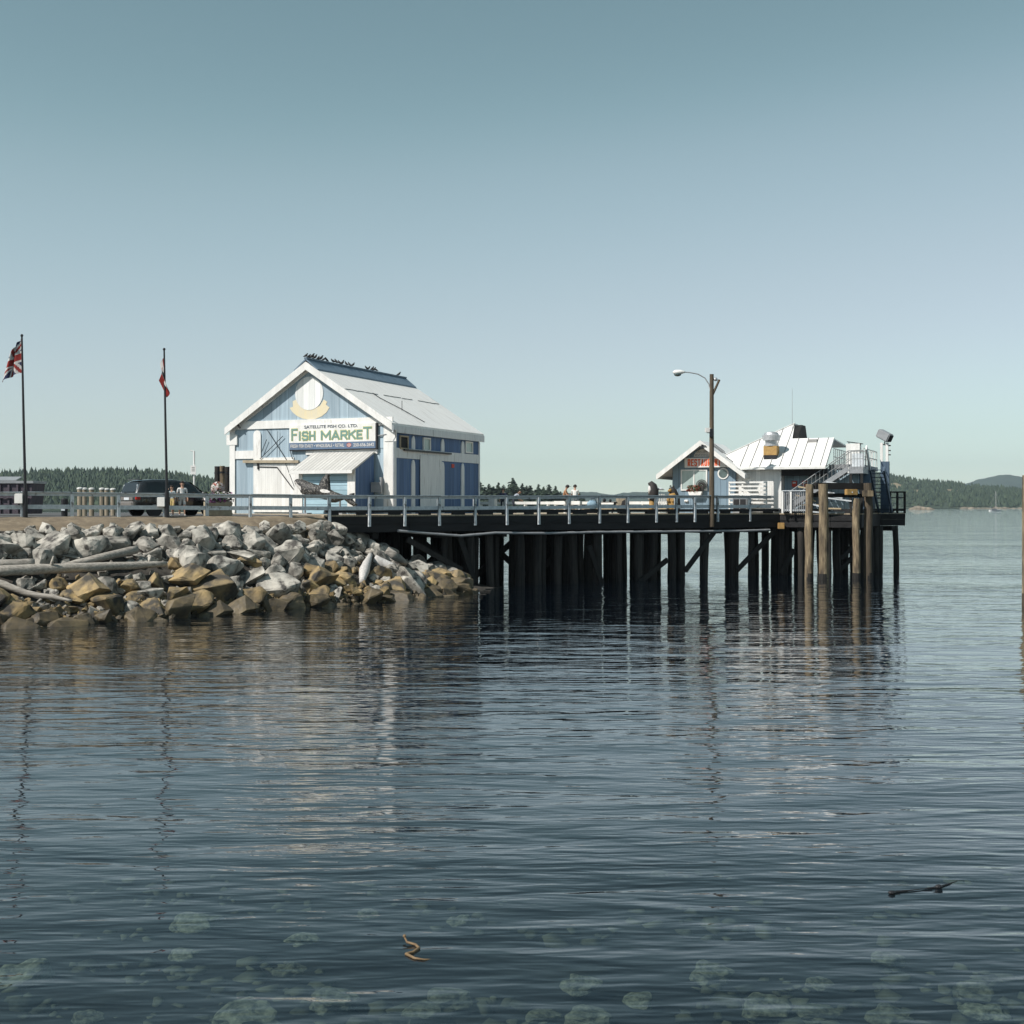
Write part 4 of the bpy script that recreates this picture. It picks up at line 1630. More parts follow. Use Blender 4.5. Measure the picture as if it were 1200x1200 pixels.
# ---- stairs in front of the recessed wall
st = thing('staircase', 'grey metal staircase with pipe handrails climbing to the restaurant roof deck', 'stairs', RF.o, A_B)
ys0, ys1 = -.1, 1.0
(bx0, bz0) = RF.front(917, 600, ys0)
(tx, tz) = RF.front(994, 549, ys0)
bz0 = 0.0
g = G()
for yy in (ys0, ys1):
    g.bar((bx0, yy, bz0 + .12), (tx, yy, tz), .06, .3)
g.build('stringer', M['grey_metal'], st)
nst = 16
g = G()
for k in range(nst):
    f_ = (k + .5) / nst
    xx, zz = bx0 + (tx - bx0) * f_, .1 + (tz - .1) * f_
    g.box(xx - .15, ys0 + .035, zz + .04, xx + .15, ys1 - .035, zz + .085)
g.build('treads', M['stair_metal'], st)
px1, _ = RF.front(1011.5, 545, ys0)
g = G()
g.box(tx - .02, ys0, tz - .32, px1, ys1 + 1.1, tz + .12)
lnd = g.build('landing', M['grey_metal'], st)
g = G()
g.box((tx + px1) / 2 - .5, ys0 - .02, tz - .3, (tx + px1) / 2 - .42, ys0 - .003, tz + .1)
g.build('edge_strip', M['white'], lnd)
HR = 1.05
for yy in (ys0, ys1):
    g = G()
    g.tube([(bx0 + .1, yy, HR + .1), (tx, yy, tz + HR + .1), (px1, yy, tz + HR + .12)], .032, 6)
    g.tube([(bx0 + .1, yy, .65), (tx, yy, tz + .62), (px1, yy, tz + .62)], .022, 6)
    for k in range(17):
        f_ = k / 16
        xx, zz = bx0 + .1 + (tx - bx0 - .1) * f_, .1 + (tz) * f_
        g.tube([(xx, yy, zz), (xx, yy, zz + HR)], .017, 5)
    for k in range(6):
        xx = tx + (px1 - tx) * k / 5
        g.tube([(xx, yy, tz), (xx, yy, tz + HR + .1)], .03 if k in (0, 5) else .018, 5)
    g.build('handrail', M['stair_metal'], st)
g = G()
g.box(tx + .1, ys1 - .2, tz + .13, px1 - .05, ys1 - .15, tz + 1.0)
g.build('guard_panel', M['rail'], st)
g = G()
for xx in (tx + .15, px1 - .1):
    for yy in (ys0 + .1, ys1 + .9):
        g.box(xx - .08, yy - .08, 0, xx + .08, yy + .08, tz - .323)
g.build('legs', M['tim_black'], st)
g = G()
g.box(tx - .1, ys1 + .6, 0, px1 + .2, ys1 + .72, tz - .33)
g.build('skirting', M['rest_side'], st)
# lower picket guard beside the stairs
pg = thing('picket_guard', 'low grey picket guard with white posts at the foot of the metal stairs', 'railing', RF.o, A_B)
yg = -.3
x0, z0 = RF.front(917, 600, yg)
x1, z1 = RF.front(946, 575, yg)
g = G()
for k in range(14):
    xx = x0 + (x1 - x0) * k / 13
    g.box(xx - .02, yg - .015, .1, xx + .028, yg + .015, z1 - .03)
g.build('pickets', M['grey_metal'], pg)
g = G()
g.bar((x0, yg - .04, z1), (x1, yg - .04, z1), .1, .05)
g.bar((x0, yg + .04, .2), (x1, yg + .04, .2), .04, .09)
g.build('rail_bar', M['rail'], pg)
for xx in (x0, x0 + .55, x1):
    g = G()
    g.box(xx - .06, yg - .06, 0, xx + .06, yg + .06, z1 + .02)
    g.build('post', M['white'], pg)
for k, px in enumerate((931, 943)):
    b = thing('life_ring_box', ('left' if k == 0 else 'right') + ' one of two small red boxes on the pale wall behind the stairs', 'box', RF.o, A_B, 'red boxes behind the stairs')
    xx, zz = RF.front(px, 567, 1.2)
    g = G()
    g.box(xx - .16, 1.12, zz - .2, xx + .16, 1.298, zz + .2)
    bevel(g.build('case', M['red'], b), .02)
    g = G()
    g.box(xx - .1, 1.1, zz + .02, xx + .1, 1.118, zz + .12)
    g.build('plate', M['white'], b)
# roof-deck guard and white air unit
rg = thing('roof_guard', 'white pipe guard rail around the small roof deck beside the metal stairs', 'railing', RF.o, A_B)
g = G()
zd = 3.223
xA, xB = 10.5, 12.4
for (a, b) in (((xA, 2.3), (xA, 7)), ((xB, 2.3), (xB, 9.1)), ((xA, 7), (xB, 9.1))):
    for hz in (.55, 1.1):
        g.tube([(a[0], a[1], zd + hz), (b[0], b[1], zd + hz)], .03, 6)
    for k in range(7):
        f_ = k / 6
        xx, yy = a[0] + (b[0] - a[0]) * f_, a[1] + (b[1] - a[1]) * f_
        g.tube([(xx, yy, zd), (xx, yy, zd + 1.1)], .025, 5)
g.build('rails', M['white'], rg)
au = thing('air_unit', 'small white box unit with a dark slatted top on the restaurant roof deck', 'vent', RF.o, A_B)
g = G()
xx, zz = RF.front(1002, 520, 3.2)
g.box(xx - .55, 2.9, zd, xx + .35, 3.6, zz)
g.build('case', M['white'], au)
g = G()
g.bar((xx - .5, 3.2, zz + .14), (xx + .5, 3.2, zz - .02), .5, .05)
g.bar((xx - .4, 3.2, zz), (xx - .4, 3.2, zz + .12), .05, .05)
g.build('grille', M['black'], au)
# side stair stringer down the right wall
ss_ = thing('side_stair', 'steep side stair with a white painted upper stringer on the seaward restaurant wall', 'stairs', RF.o, A_B)
g = G()
pA, pM, pB = Vector((12.62, 2.2, 4.35)), Vector((12.62, 4.0, 3.0)), Vector((12.62, 8.3, .1))
g.bar(pA, pM, .1, .34)
g.build('upper_stringer', M['white'], ss_)
g = G()
g.bar(pM + Vector((0, .03, -.02)), pB, .1, .36)
g.bar(pM + Vector((.9, .03, -.02)), pB + Vector((.9, 0, 0)), .1, .36)
for k in range(12):
    q = pM.lerp(pB, (k + .5) / 12)
    g.box(q.x + .06, q.y - .13, q.z, q.x + .84, q.y + .13, q.z + .05)
g.build('lower_stringer', M['rest_side'], ss_)
# flood light mast
fm_ = thing('flood_light_mast', 'twin white post mast with a tilted grey flood light at the pier end', 'flood light', RF.o, A_B)
mx, my = 13.0, 8.6
_, ztop = RF.front(1028, 519, my)
_, zmid = RF.front(1028, 541, my)
g = G()
g.box(mx - .26, my - .2, 0, mx + .32, my + .2, zmid)
g.build('base_post', M['rest_side'], fm_)
g = G()
g.box(mx - .3, my - .1, zmid + .003, mx - .12, my + .1, ztop)
g.box(mx + .08, my - .1, zmid + .003, mx + .26, my + .1, ztop)
g.build('post', M['white'], fm_)
g = G()
g.tube([(mx - .15, my, ztop - .12), (mx + .35, my, ztop - .2)], .04, 5)
g.tube([(mx, my, ztop - .1), (mx + .02, my, ztop + .25)], .04, 6)
for zz in (.25, .6, .9):
    g.box(mx + .26, my - .05, ztop - zz, mx + .42, my + .05, ztop - zz + .08)
g.build('bracket', M['black'], fm_)
g = G()
c = Vector((mx, my, ztop + .5))
ax = Vector((.8, -.35, -.45)).normalized()
g.bar(c - ax * .5, c + ax * .5, .62, .6)
bevel(g.build('lamp_housing', M['grey_metal'], fm_), .06)
g = G()
g.bar(c + ax * .503, c + ax * .53, .5, .48)
g.build('lens', M['dark'], fm_)

# ---- fender piles and bumper timbers in front of the stair platform
FP = [(948, 567.5, 684, 76.0, .235, 'pile_pale', 'tall golden pale fender pile, leftmost of the four before the stairs'),
      (965, 567, 686, 75.4, .29, 'pile_pale', 'thick mottled fender pile, second from the left before the stairs'),
      (1003.5, 584, 684, 76.2, .23, 'pile_pale', 'shorter pale blotched fender pile with an ochre block above it'),
      (1017.5, 566, 684, 76.6, .25, 'pile_mid', 'brown fender pile nearest the seaward corner, darker below its top')]
for px, pt_, pb, Y, r, mt, lab in FP:
    r *= (Y + 2.2) / Y
    Y += 2.2
    o = thing('fender_pile', lab, 'pile', at(px, Y, 0), 0, 'fender piles before the stairs')
    g = G()
    zt = zpx(pt_, Y)
    rr = random.Random(px)
    g.tube([(rr.uniform(-.04, .04), 0, z) for z in (-4, -1.5, 0, 1.5, 3, 4.2, zt)], [r * rr.uniform(.94, 1.06) for _ in range(7)], 14)
    g.build('shaft', M[mt], o, smooth=False)
    g = G()
    g.tube([(0, 0, -.6), (0, 0, .1), (.01, 0, .38)], [r * 1.05, r * 1.06, r * 1.02], 14)
    g.build('tide_band', M['pile'], o)
bt = thing('bumper_timber', 'heavy dark horizontal timber joining the tops of the fender piles', 'timber', (0, 0, 0))
g = G()
a, b = at(955, 78.1), at(1014, 79.2)
g.bar((a.x, a.y, zpx(569.5, 78.1)), (b.x, b.y, zpx(570, 79.2)), .3, .42)
g.build('beam', M['tim_black'], bt)
g = G()
a, b = at(952, 78.7), at(1012, 79.5)
g.bar((a.x, a.y, zpx(580, 78.7)), (b.x, b.y, zpx(581, 79.5)), .22, .25)
g.build('lower_beam', M['tim_black'], bt)
ob = thing('ochre_block', 'ochre timber block bolted under the dark bumper beam', 'timber', (0, 0, 0))
g = G()
a, b = at(991, 78.2), at(1003.8, 78.45)
g.bar((a.x, a.y, zpx(576.7, 78.2)), (b.x, b.y, zpx(576.7, 78.2)), .3, .38)
bevel(g.build('block', M['rust'], ob), .03)
g = G()
a = at(999, 78.05)
g.ball((a.x, a.y + .02, zpx(577, 78)), .05, 0, 8, 5)
g.build('bolt', M['galv'], ob)
cb = thing('timber_collar', 'short pale timber collar around the brown corner fender pile', 'timber', at(1016, 78.5, zpx(578.5, 78.5)))
g = G()
g.box(-.3, -.3, -.2, .34, -.01, .2)
bevel(g.build('block', M['pile_pale'], cb), .03)
ob2 = thing('ochre_block', 'small ochre timber end under the deck edge left of the fender piles', 'timber', (0, 0, 0))
g = G()
a = PC + ua * .15 - ub * .25
g.box(a.x - .2, a.y - .2, 3.1, a.x + .2, a.y + .15, 3.52)
bevel(g.build('block', M['rust'], ob2), .03)
lmb = thing('ladder_plank_stack', 'loose stack of sunlit planks and offcuts under the stair landing', 'planks', RF.o, A_B)
rr = random.Random(17)
for k in range(11):
    x = rr.uniform(8.9, 11.3)
    z = .12 + k * .17
    g = G()
    y = rr.uniform(-.4, .1)
    g.bar((x - rr.uniform(.5, 1.0), y, z + rr.uniform(-.1, .25)), (x + rr.uniform(.5, 1.0), y + .2, z - rr.uniform(-.1, .25)), .12, .09)
    g.build('plank', M['tan_wood'] if k % 2 else M['rail'], lmb)

# near right pile cut by the picture edge
o = thing('mooring_pile', 'weathered pale pile standing in the water at the right picture edge', 'pile', at(1204, 57.2, 0))
g = G()
g.tube([(0, 0, z) for z in (-4, 0, 1.5, 3, 4.5, zpx(557, 57.2))], [.24, .24, .235, .235, .23, .225], 14)
g.build('shaft', M['pile_pale'], o)
g = G()
g.tube([(0, 0, -.6), (0, 0, .6)], [.25, .245], 14)
g.build('tide_band', M['pile_mid'], o)

# ------------------------------------------------------------------ LAMP POST, FLAGPOLES, SIGN POLE, PILES, BOLLARDS
Yl = 79.0
lp = thing('street_lamp', 'tall brown timber pole with a curved arm and white lamp head, on pier edge', 'street lamp', at(834, Yl, 0))
zt = zpx(438.5, Yl)
g = G()
g.tube([(0, 0, 3.3), (0, 0, 7), (0, 0, 10), (0, 0, zt)], [.17, .155, .14, .13], 12)
g.build('pole', M['pile_mid'], lp)
sc = Yl / FPX
def lpx(px, py): return ((px - 834) * sc, -.02, zpx(py, Yl))
g = G()
g.tube([lpx(832.5, 459), lpx(830.5, 450), lpx(826, 443), lpx(818, 438.5), lpx(808, 436.5), lpx(801, 436)], .04, 6)
g.build('arm', M['galv'], lp)
g = G()
a, b = Vector(lpx(803, 436)), Vector(lpx(788.5, 436.3))
g.tube([a, a.lerp(b, .15), a.lerp(b, .4), a.lerp(b, .8), b], [.05, .09, .15, .15, .06], 10)
hd = g.build('lamp_head', M['white'], lp, smooth=True)
g = G()
c = a.lerp(b, .62)
g.ball((c.x, c.y, c.z - .13), .16, 0, 12, 7, (1.5, 1, .9))
g.build('lens', M['glass'], hd)
g = G()
g.tube([lpx(834, 465), lpx(843, 445)], .075, 8)
g.build('strut', M['pile_mid'], lp)
g = G()
g.tube([lpx(835, 445), lpx(842, 445.5)], .03, 6)
g.ball(lpx(838.5, 444.5), .13, 0, 10, 6)
g.build('insulator', M['galv'], lp)
g = G()
x, y, z = lpx(829.5, 504)
g.box(x - .17, y - .12, z - .13, x + .14, y + .12, z + .14)
g.box(x - .08, y - .05, z - .2, x + .3, y + .05, z - .15)
g.build('junction_box', M['white'], lp)
g = G()
x, y, z = lpx(833.5, 506.5)
g.box(x - .12, y - .2, z - .3, x + .12, y + .02, z + .2)
g.build('clamp', M['black'], lp)


def flag_mesh(nm, shape, pattern, mats, nu=44, nv=30):
    g = G()
    for j in range(nv + 1):
        for i in range(nu + 1):
            g.v.append(shape(i / nu, j / nv))
    for j in range(nv):
        for i in range(nu):
            a = j * (nu + 1) + i
            g.f.append((a, a + 1, a + nu + 2, a + nu + 1))
            g.m.append(pattern((i + .5) / nu, (j + .5) / nv))
    me = g.mesh(nm, mats, True)
    return me


def jack(a, b):
    x, y = (a - .5) * 2, (b - .5)
    if abs(x) < .10 or abs(y) < .10: return 0
    if abs(x) < .17 or abs(y) < .17: return 1
    d1, d2 = abs(y * 2 - x) / 2.24, abs(y * 2 + x) / 2.24
    if min(d1, d2) < .055: return 0
    if min(d1, d2) < .15: return 1
    return 2


def maple(a, b):
    if a < .25 or a > .75: return 0
    x, y = (a - .5) * 2.0, (b - .5)
    r, t = sqrt(x * x + y * y), atan2(x, -y)
    lim = .24 + .11 * cos(5 * t) + .05 * cos(11 * t)
    return 0 if (r < lim and not (y > .12 and abs(x) > .30)) or (abs(x) < .03 and 0 < y < .36) else 1


def sh_jack(a, b):
    # hoist along the pole; the fly end sags to the left and is gathered into folds
    top = -.55 * a ** 1.1
    x = -.06 - .92 * a * (0.25 + .75 * b ** .8) + .06 * sin(a * 11 + b * 2)
    return (x, .16 * sin(a * 12 + b * 3) * a, -1.55 * b + top * .85 + .06 * a * sin(9 * b))


def sh_maple(a, b):
    z = -.85 * b - 1.35 * a
    return (-.03 + .12 * sin(a * 9.5 + .6) * (.5 + .5 * a) + .42 * (b - .5) * a, .20 * cos(a * 12 + b * 2.0) * a, z)


for (px_b, px_t, py_t, py_b, nm, lab, jb) in ((28.5, 24.5, 394, 603, 'union', 'leaning dark flagpole with a red white and blue cross flag, at left picture edge', (22.5, 584.5)),
                                               (194, 190.8, 410, 603, 'maple', 'dark flagpole with a limp red and white flag, beside the parked minivan', (188.5, 588.5))):
    s = s_at(px_b)
    base = D(s, -.22, 4.0)
    Y = base.y
    fp = thing('flagpole', lab, 'flagpole', base, 0, 'flagpoles along the parking railing')
    H = zpx(py_t, Y) - 4.0
    lx = (px_t - px_b) * Y / FPX
    g = G()
    g.tube([(0, 0, 0), (0, 0, 1.35)], [.11, .10], 10)
    g.tube([(0, 0, 1.35), (lx * .5, 0, H * .55), (lx, 0, H)], [.065, .055, .04], 10)
    g.ball((lx, 0, H + .03), .07, 0, 8, 6)
    g.build('pole', M['black'], fp)
    g = G()
    bxp = (jb[0] - px_b) * Y / FPX
    bz = zpx(jb[1], Y) - 4.0
    g.box(bxp - .22, -.16, bz - .22, bxp + .17, .14, bz + .24)
    bevel(g.build('junction_box', M['white'], fp), .02)
    if nm == 'union':
        me = flag_mesh('flag', sh_jack, jack, [M['flag_red'], M['flag_white'], M['flag_blue']])
    else:
        me = flag_mesh('flag', sh_maple, maple, [M['flag_red'], M['flag_white']])
    fo = link('cross_flag' if nm == 'union' else 'leaf_flag', me)
    tag(fo, 'limp red white and blue cross flag hanging left of its pole' if nm == 'union' else 'limp red and white leaf flag hanging straight down its pole', 'flag')
    fo.location = base + Vector((lx * .97, 0, H - .12))

sp = thing('sign_post', 'slim white post with a small white notice board behind the minivan', 'sign', at(227.5, 74, 4.1))
zt = zpx(528.5, 74) - 4.1
g = G()
g.tube([(0, 0, 0), (0, 0, zt)], .06, 8)
g.tube([(0, 0, zt - .03), (-.22, 0, zt + .02)], .035, 6)
g.build('post', M['white'], sp)
g = G()
z0, z1 = zpx(556, 74) - 4.1, zpx(545.5, 74) - 4.1
g.box(-.19, -.11, z0, .13, -.065, z1)
b = g.build('board', M['white'], sp)
g = G()
for k in range(3):
    g.box(-.12, -.118, z1 - .14 - k * .1, .06, -.112, z1 - .1 - k * .1)
g.build('print', M['seam_dark'], b)

for i, (px, py, mt, lab) in enumerate(((254.5, 546.5, 'pile', 'dark leftmost pile of the tall trio beside the shop'), (260.5, 546, 'pile_pale', 'golden brown middle pile of the tall trio beside the shop'), (266.5, 547, 'pile', 'dark right hand pile of the tall trio touching the shop corner'))):
    Y = 84 + i * .6
    o = thing('tall_pile', lab, 'pile', at(px, Y, 0), 0, 'tall piles beside the shop')
    g = G()
    g.tube([(0, 0, 3.5), (0, 0, 5.5), (0, 0, zpx(py, Y))], [.2, .19, .18], 12)
    g.build('shaft', M[mt], o)
    g = G()
    zc = zpx(py, Y)
    g.tube([(0, 0, zc - .5), (0, 0, zc - .38)], [.2, .2], 12)
    g.build('band', M['black'], o)

BOL = [(93.5, 571, 61.2), (99, 571.5, 61.9), (107.3, 571.5, 62.4), (119.5, 571.5, 63.2), (125, 572, 63.9), (132.4, 572, 64.6)]
BL = ['leftmost pale topped wooden bollard of the row left of the minivan', 'second pale wooden bollard from the left, standing close beside the leftmost', 'third wooden bollard from the left, on the near side of the row gap',
      'fourth wooden bollard, first one right of the row gap', 'fifth wooden bollard from the left near the minivan tail', 'last white bollard of the row, closest to the minivan tail']
bp = None
for i, (px, py, Y) in enumerate(BOL):
    if bp is None:
        bp = thing('bollard', BL[0], 'bollard', (0, 0, 0), 0, 'wooden bollards left of the minivan')
        g = G()
        g.tube([(0, 0, 0), (0, 0, 1.35)], [.13, .125], 10)
        g.build('shaft', M['bollard'], bp)
        g = G()
        g.tube([(0, 0, 1.352), (0, 0, 1.42), (0, 0, 1.45)], [.15, .15, .06], 10)
        g.build('cap', M['white'], bp)
        o = bp
    else:
        o = copy_tree(bp)
    o['label'] = BL[i]
    o.location = at(px, Y, 4.1)
    k = (zpx(py, Y) - 4.1) / 1.45
    o.scale = (.95, .95, k)
o = thing('litter_bin', 'black slim litter bin behind the railing left of the bollards', 'bin', at(75.5, 60.5, 4.1))
g = G()
g.tube([(0, 0, 0), (0, 0, .85), (0, 0, .9)], [.15, .17, .12], 12)
g.build('drum', M['black'], o)
g = G()
g.box(-.09, -.2, .3, .09, -.165, .52)
g.build('plate', M['rail'], o)

# plum grey container at the left edge
ct = thing('waste_container', 'plum grey ribbed steel waste container behind the railing at left picture edge', 'container', at(38, 63.5, 4.128), 0)
Wd, Hd = 3.2, zpx(560, 62) - 4.128
g = G()
g.prism([(-Wd, 0, .1), (-.15, 0, .1), (0, 0, Hd - .25), (-Wd, 0, Hd - .25)], (0, 1.7, 0))
g.build('bin_body', M['plum'], ct)
for k in range(7):
    g = G()
    x = -.3 - k * .45
    g.box(x - .05, -.08, .1, x + .05, -.002, Hd - .3)
    g.build('rib', M['plum'], ct)
g = G()
g.box(-Wd - .05, -.12, Hd - .247, .08, 1.8, Hd - .12)
g.prism([(-Wd, -.1, Hd - .117), (-.8, -.1, Hd - .117), (-.9, .9, Hd + .08), (-Wd, .9, Hd + .08)], (0, 0, .04))
g.build('lid', M['grey_metal'], ct)
g = G()
g.box(-Wd, -.14, .9, .02, -.083, 1.0)
g.build('lift_bar', M['plum'], ct)

# ---- planter boxes by the shop corner
pb = thing('planter', 'pale wooden planter box full of purple flowers left of the shop door', 'planter', D(s_at(270), 1.6, 4.13), A_D)
g = G()
g.box(-.75, -.3, 0, .55, .3, .72)
g.build('box', M['tan_box'], pb)
for z in (.1, .36, .62):
    g = G()
    g.box(-.77, -.33, z - .05, .57, -.303, z + .05)
    g.build('slat', M['tan_box'], pb)
g = G()
blossoms(g, -.85, .65, -.4, .35, .7, .5, 420, 3, .09, random.Random(9))
g.build('flowers', [M['petal'], M['leafy'], M['petal_white']], pb)
p2 = thing('hanging_basket', 'round ball of white and dark red blossoms beside the shop corner', 'flower basket', D(s_at(281.5), 3.4, 4.13), A_D)
g = G()
g.tube([(0, 0, 0), (0, 0, 1.2)], .04, 8)
g.build('stand', M['black'], p2)
g = G()
rr = random.Random(3)
for _ in range(380):
    u = Vector((rr.gauss(0, 1), rr.gauss(0, 1), rr.gauss(0, 1))).normalized()
    c = Vector((0, 0, 1.42)) + u * .36
    a = u.cross(Vector((0, .3, 1))).normalized()
    b_ = u.cross(a)
    q = .075
    blk = rr.random()
    g.poly([c - a * q, c + b_ * q, c + a * q, c - b_ * q], 0 if blk < .45 else (1 if blk < .8 else 2))
g.build('blossoms', [M['petal_white'], M['petal_red'], M['leafy']], p2)

# ------------------------------------------------------------------ MINIVAN
cv = thing('parked_minivan', 'dark grey minivan parked tail towards the railing behind the flagpole', 'minivan', (0, 0, 4.13), 0)
CA = radians(44)
tailp = at(149, 62.0)
cv.location = (tailp.x, tailp.y, 4.13)
cv.rotation_euler = (0, 0, CA)
# local x = forward (0 tail .. 5.0 nose), y = left (+), right side faces the camera
ST = [  # x, z_sill, z_belt, z_roof, w_sill, w_belt, w_roof
    (0.0, .42, 1.02, 1.06, .78, .82, .74), (.06, .36, 1.05, 1.16, .86, .90, .74), (.28, .33, 1.08, 1.68, .90, .95, .70), (.55, .32, 1.08, 1.80, .91, .97, .72), (1.2, .32, 1.07, 1.85, .92, .98, .73),
    (2.3, .32, 1.05, 1.85, .92, .98, .73), (3.0, .32, 1.02, 1.76, .92, .98, .71), (3.45, .32, 1.0, 1.52, .92, .97, .68), (3.95, .32, .97, 1.16, .92, .96, .66), (4.1, .33, .96, 1.02, .92, .95, .70),
    (4.6, .34, .86, .90, .88, .92, .66), (4.92, .38, .70, .76, .78, .80, .58), (5.0, .45, .6, .63, .66, .68, .5)]
def ring(st):
    x, zs, zb, zr, ws, wb, wr_ = st
    zm = zs + (zb - zs) * .5
    half = [(ws, zs), (wb + .02, zm), (wb, zb), ((wb + wr_) / 2 + .02, (zb + zr) / 2 + .02), (wr_, zr - .04), (wr_ * .55, zr)]
    return [(x, -a, z) for a, z in half] + [(x, a, z) for a, z in reversed(half)]
g = G()
rings = [ring(s) for s in ST]
n = len(rings[0])
for r in rings: g.v += r
for i in range(len(rings) - 1):
    for k in range(n):
        k2 = (k + 1) % n
        g.f.append((i * n + k, i * n + k2, (i + 1) * n + k2, (i + 1) * n + k))
        g.m.append(0)
g.f.append(tuple(reversed(range(n)))); g.m.append(0)
g.f.append(tuple((len(rings) - 1) * n + k for k in range(n))); g.m.append(0)
bo = g.build('body', M['car'], cv, smooth=True)
def sect(x):
    for a, b in zip(ST, ST[1:]):
        if a[0] <= x <= b[0]:
            f = (x - a[0]) / (b[0] - a[0])
            return [p + (q - p) * f for p, q in zip(a, b)]
def sidept(x, f, sgn, out=.012):
    _, zs, zb, zr, ws, wb, wr_ = sect(x)
    p1, p2, p3 = Vector((wb, zb)), Vector(((wb + wr_) / 2 + .02, (zb + zr) / 2 + .02)), Vector((wr_, zr - .04))
    q = p1.lerp(p2, f * 2) if f < .5 else p2.lerp(p3, f * 2 - 1)
    return Vector((x, sgn * (q.x + out), q.y))
for sgn in (-1, 1):
    for (xa, xb, t0, t1) in ((.62, 1.42, .1, .86), (1.52, 2.5, .08, .86), (2.6, 3.42, .08, .84)):
        g = G()
        m_ = 6
        for i in range(m_):
            x0, x1 = xa + (xb - xa) * i / m_, xa + (xb - xa) * (i + 1) / m_
            g.poly([sidept(x0, t0, sgn), sidept(x1, t0, sgn), sidept(x1, .5, sgn), sidept(x0, .5, sgn)])
            g.poly([sidept(x0, .5, sgn), sidept(x1, .5, sgn), sidept(x1, t1, sgn), sidept(x0, t1, sgn)])
        g.build('side_window', M['car_glass'], cv)
def hat(x0, x1, t0, t1, out, name, mt, ww=.9, par=cv, seg=6):
    """glass across the car between two stations (rear window, windscreen)"""
    g = G()
    a, b = sect(x0), sect(x1)
    for k in range(seg):
        f0, f1 = -1 + 2 * k / seg, -1 + 2 * (k + 1) / seg
        def P(s, f, o):
            _, zs, zb, zr, ws, wb, wr_ = s
            return Vector((s[0] + o[0], f * ww * wr_, zr + o[1]))
        g.poly([P(a, f0, out), P(a, f1, out), P(b, f1, out), P(b, f0, out)])
    return g.build(name, mt, par)
hat(.075, .27, 0, 1, (-.035, .01), 'rear_window', M['car_glass'], 1.0)
hat(3.1, 4.0, 0, 1, (.03, .03), 'windscreen', M['car_glass'], .95)
g = G()
g.box(-.16, -.84, .36, .10, .84, .74)
bevel(g.build('rear_bumper', M['car_bumper'], cv), .06, 3)
g = G()
g.box(-.03, -.66, .76, .05, .66, .98)
bevel(g.build('tailgate_panel', M['car_bumper'], cv), .03, 2)
for sgn in (-1, 1):
    g = G()
    g.box(-.02, sgn * .90 - .10, .80, .22, sgn * .90 + .05, 1.0)
    bevel(g.build('tail_lamp', M['lamp_red'], cv), .03)
    g = G()
    g.box(.02, sgn * .79 - .05, 1.02, .26, sgn * .79 + .045, 1.58)
    o = g.build('lamp_column', M['galv'], cv)
    for v in o.data.vertices:
        if v.co.z > 1.3: v.co.x += .17; v.co.y -= sgn * .1
    g = G()
    g.box(3.0, sgn * 1.0 - .02, 1.05, 3.14, sgn * 1.0 + sgn * .2, 1.22) if sgn > 0 else g.box(3.0, -1.22, 1.05, 3.14, -.98, 1.22)
    bevel(g.build('mirror', M['car'], cv), .03)
g = G()
g.box(-.045, -.26, .80, -.032, .26, .93)
g.build('licence_plate', M['rail'], cv)
g = G()
g.box(.30, -.6, 1.80, .5, .6, 1.86)
g.build('spoiler', M['car'], cv)
for x in (.98, 4.05):
    for sgn in (-1, 1):
        g = G()
        y0 = sgn * .98
        g.tube([(x, y0 - sgn * .22, .35), (x, y0 - sgn * .04, .35), (x, y0, .35)], [.35, .35, .31], 22)
        wl = g.build('wheel', M['tyre'], cv)
        g = G()
        g.tube([(x, y0 - sgn * .03, .35), (x, y0 + sgn * .006, .35)], [.23, .23], 18)
        g.build('rim', M['rim'], wl)
        g = G()
        g.tube([(x, sgn * .83, .36), (x, sgn * .985, .37)], [.42, .42], 22)
        g.build('wheel_arch', M['black'], cv)

# ------------------------------------------------------------------ PEOPLE
def limb_curve(pts, k=2):
    return pts


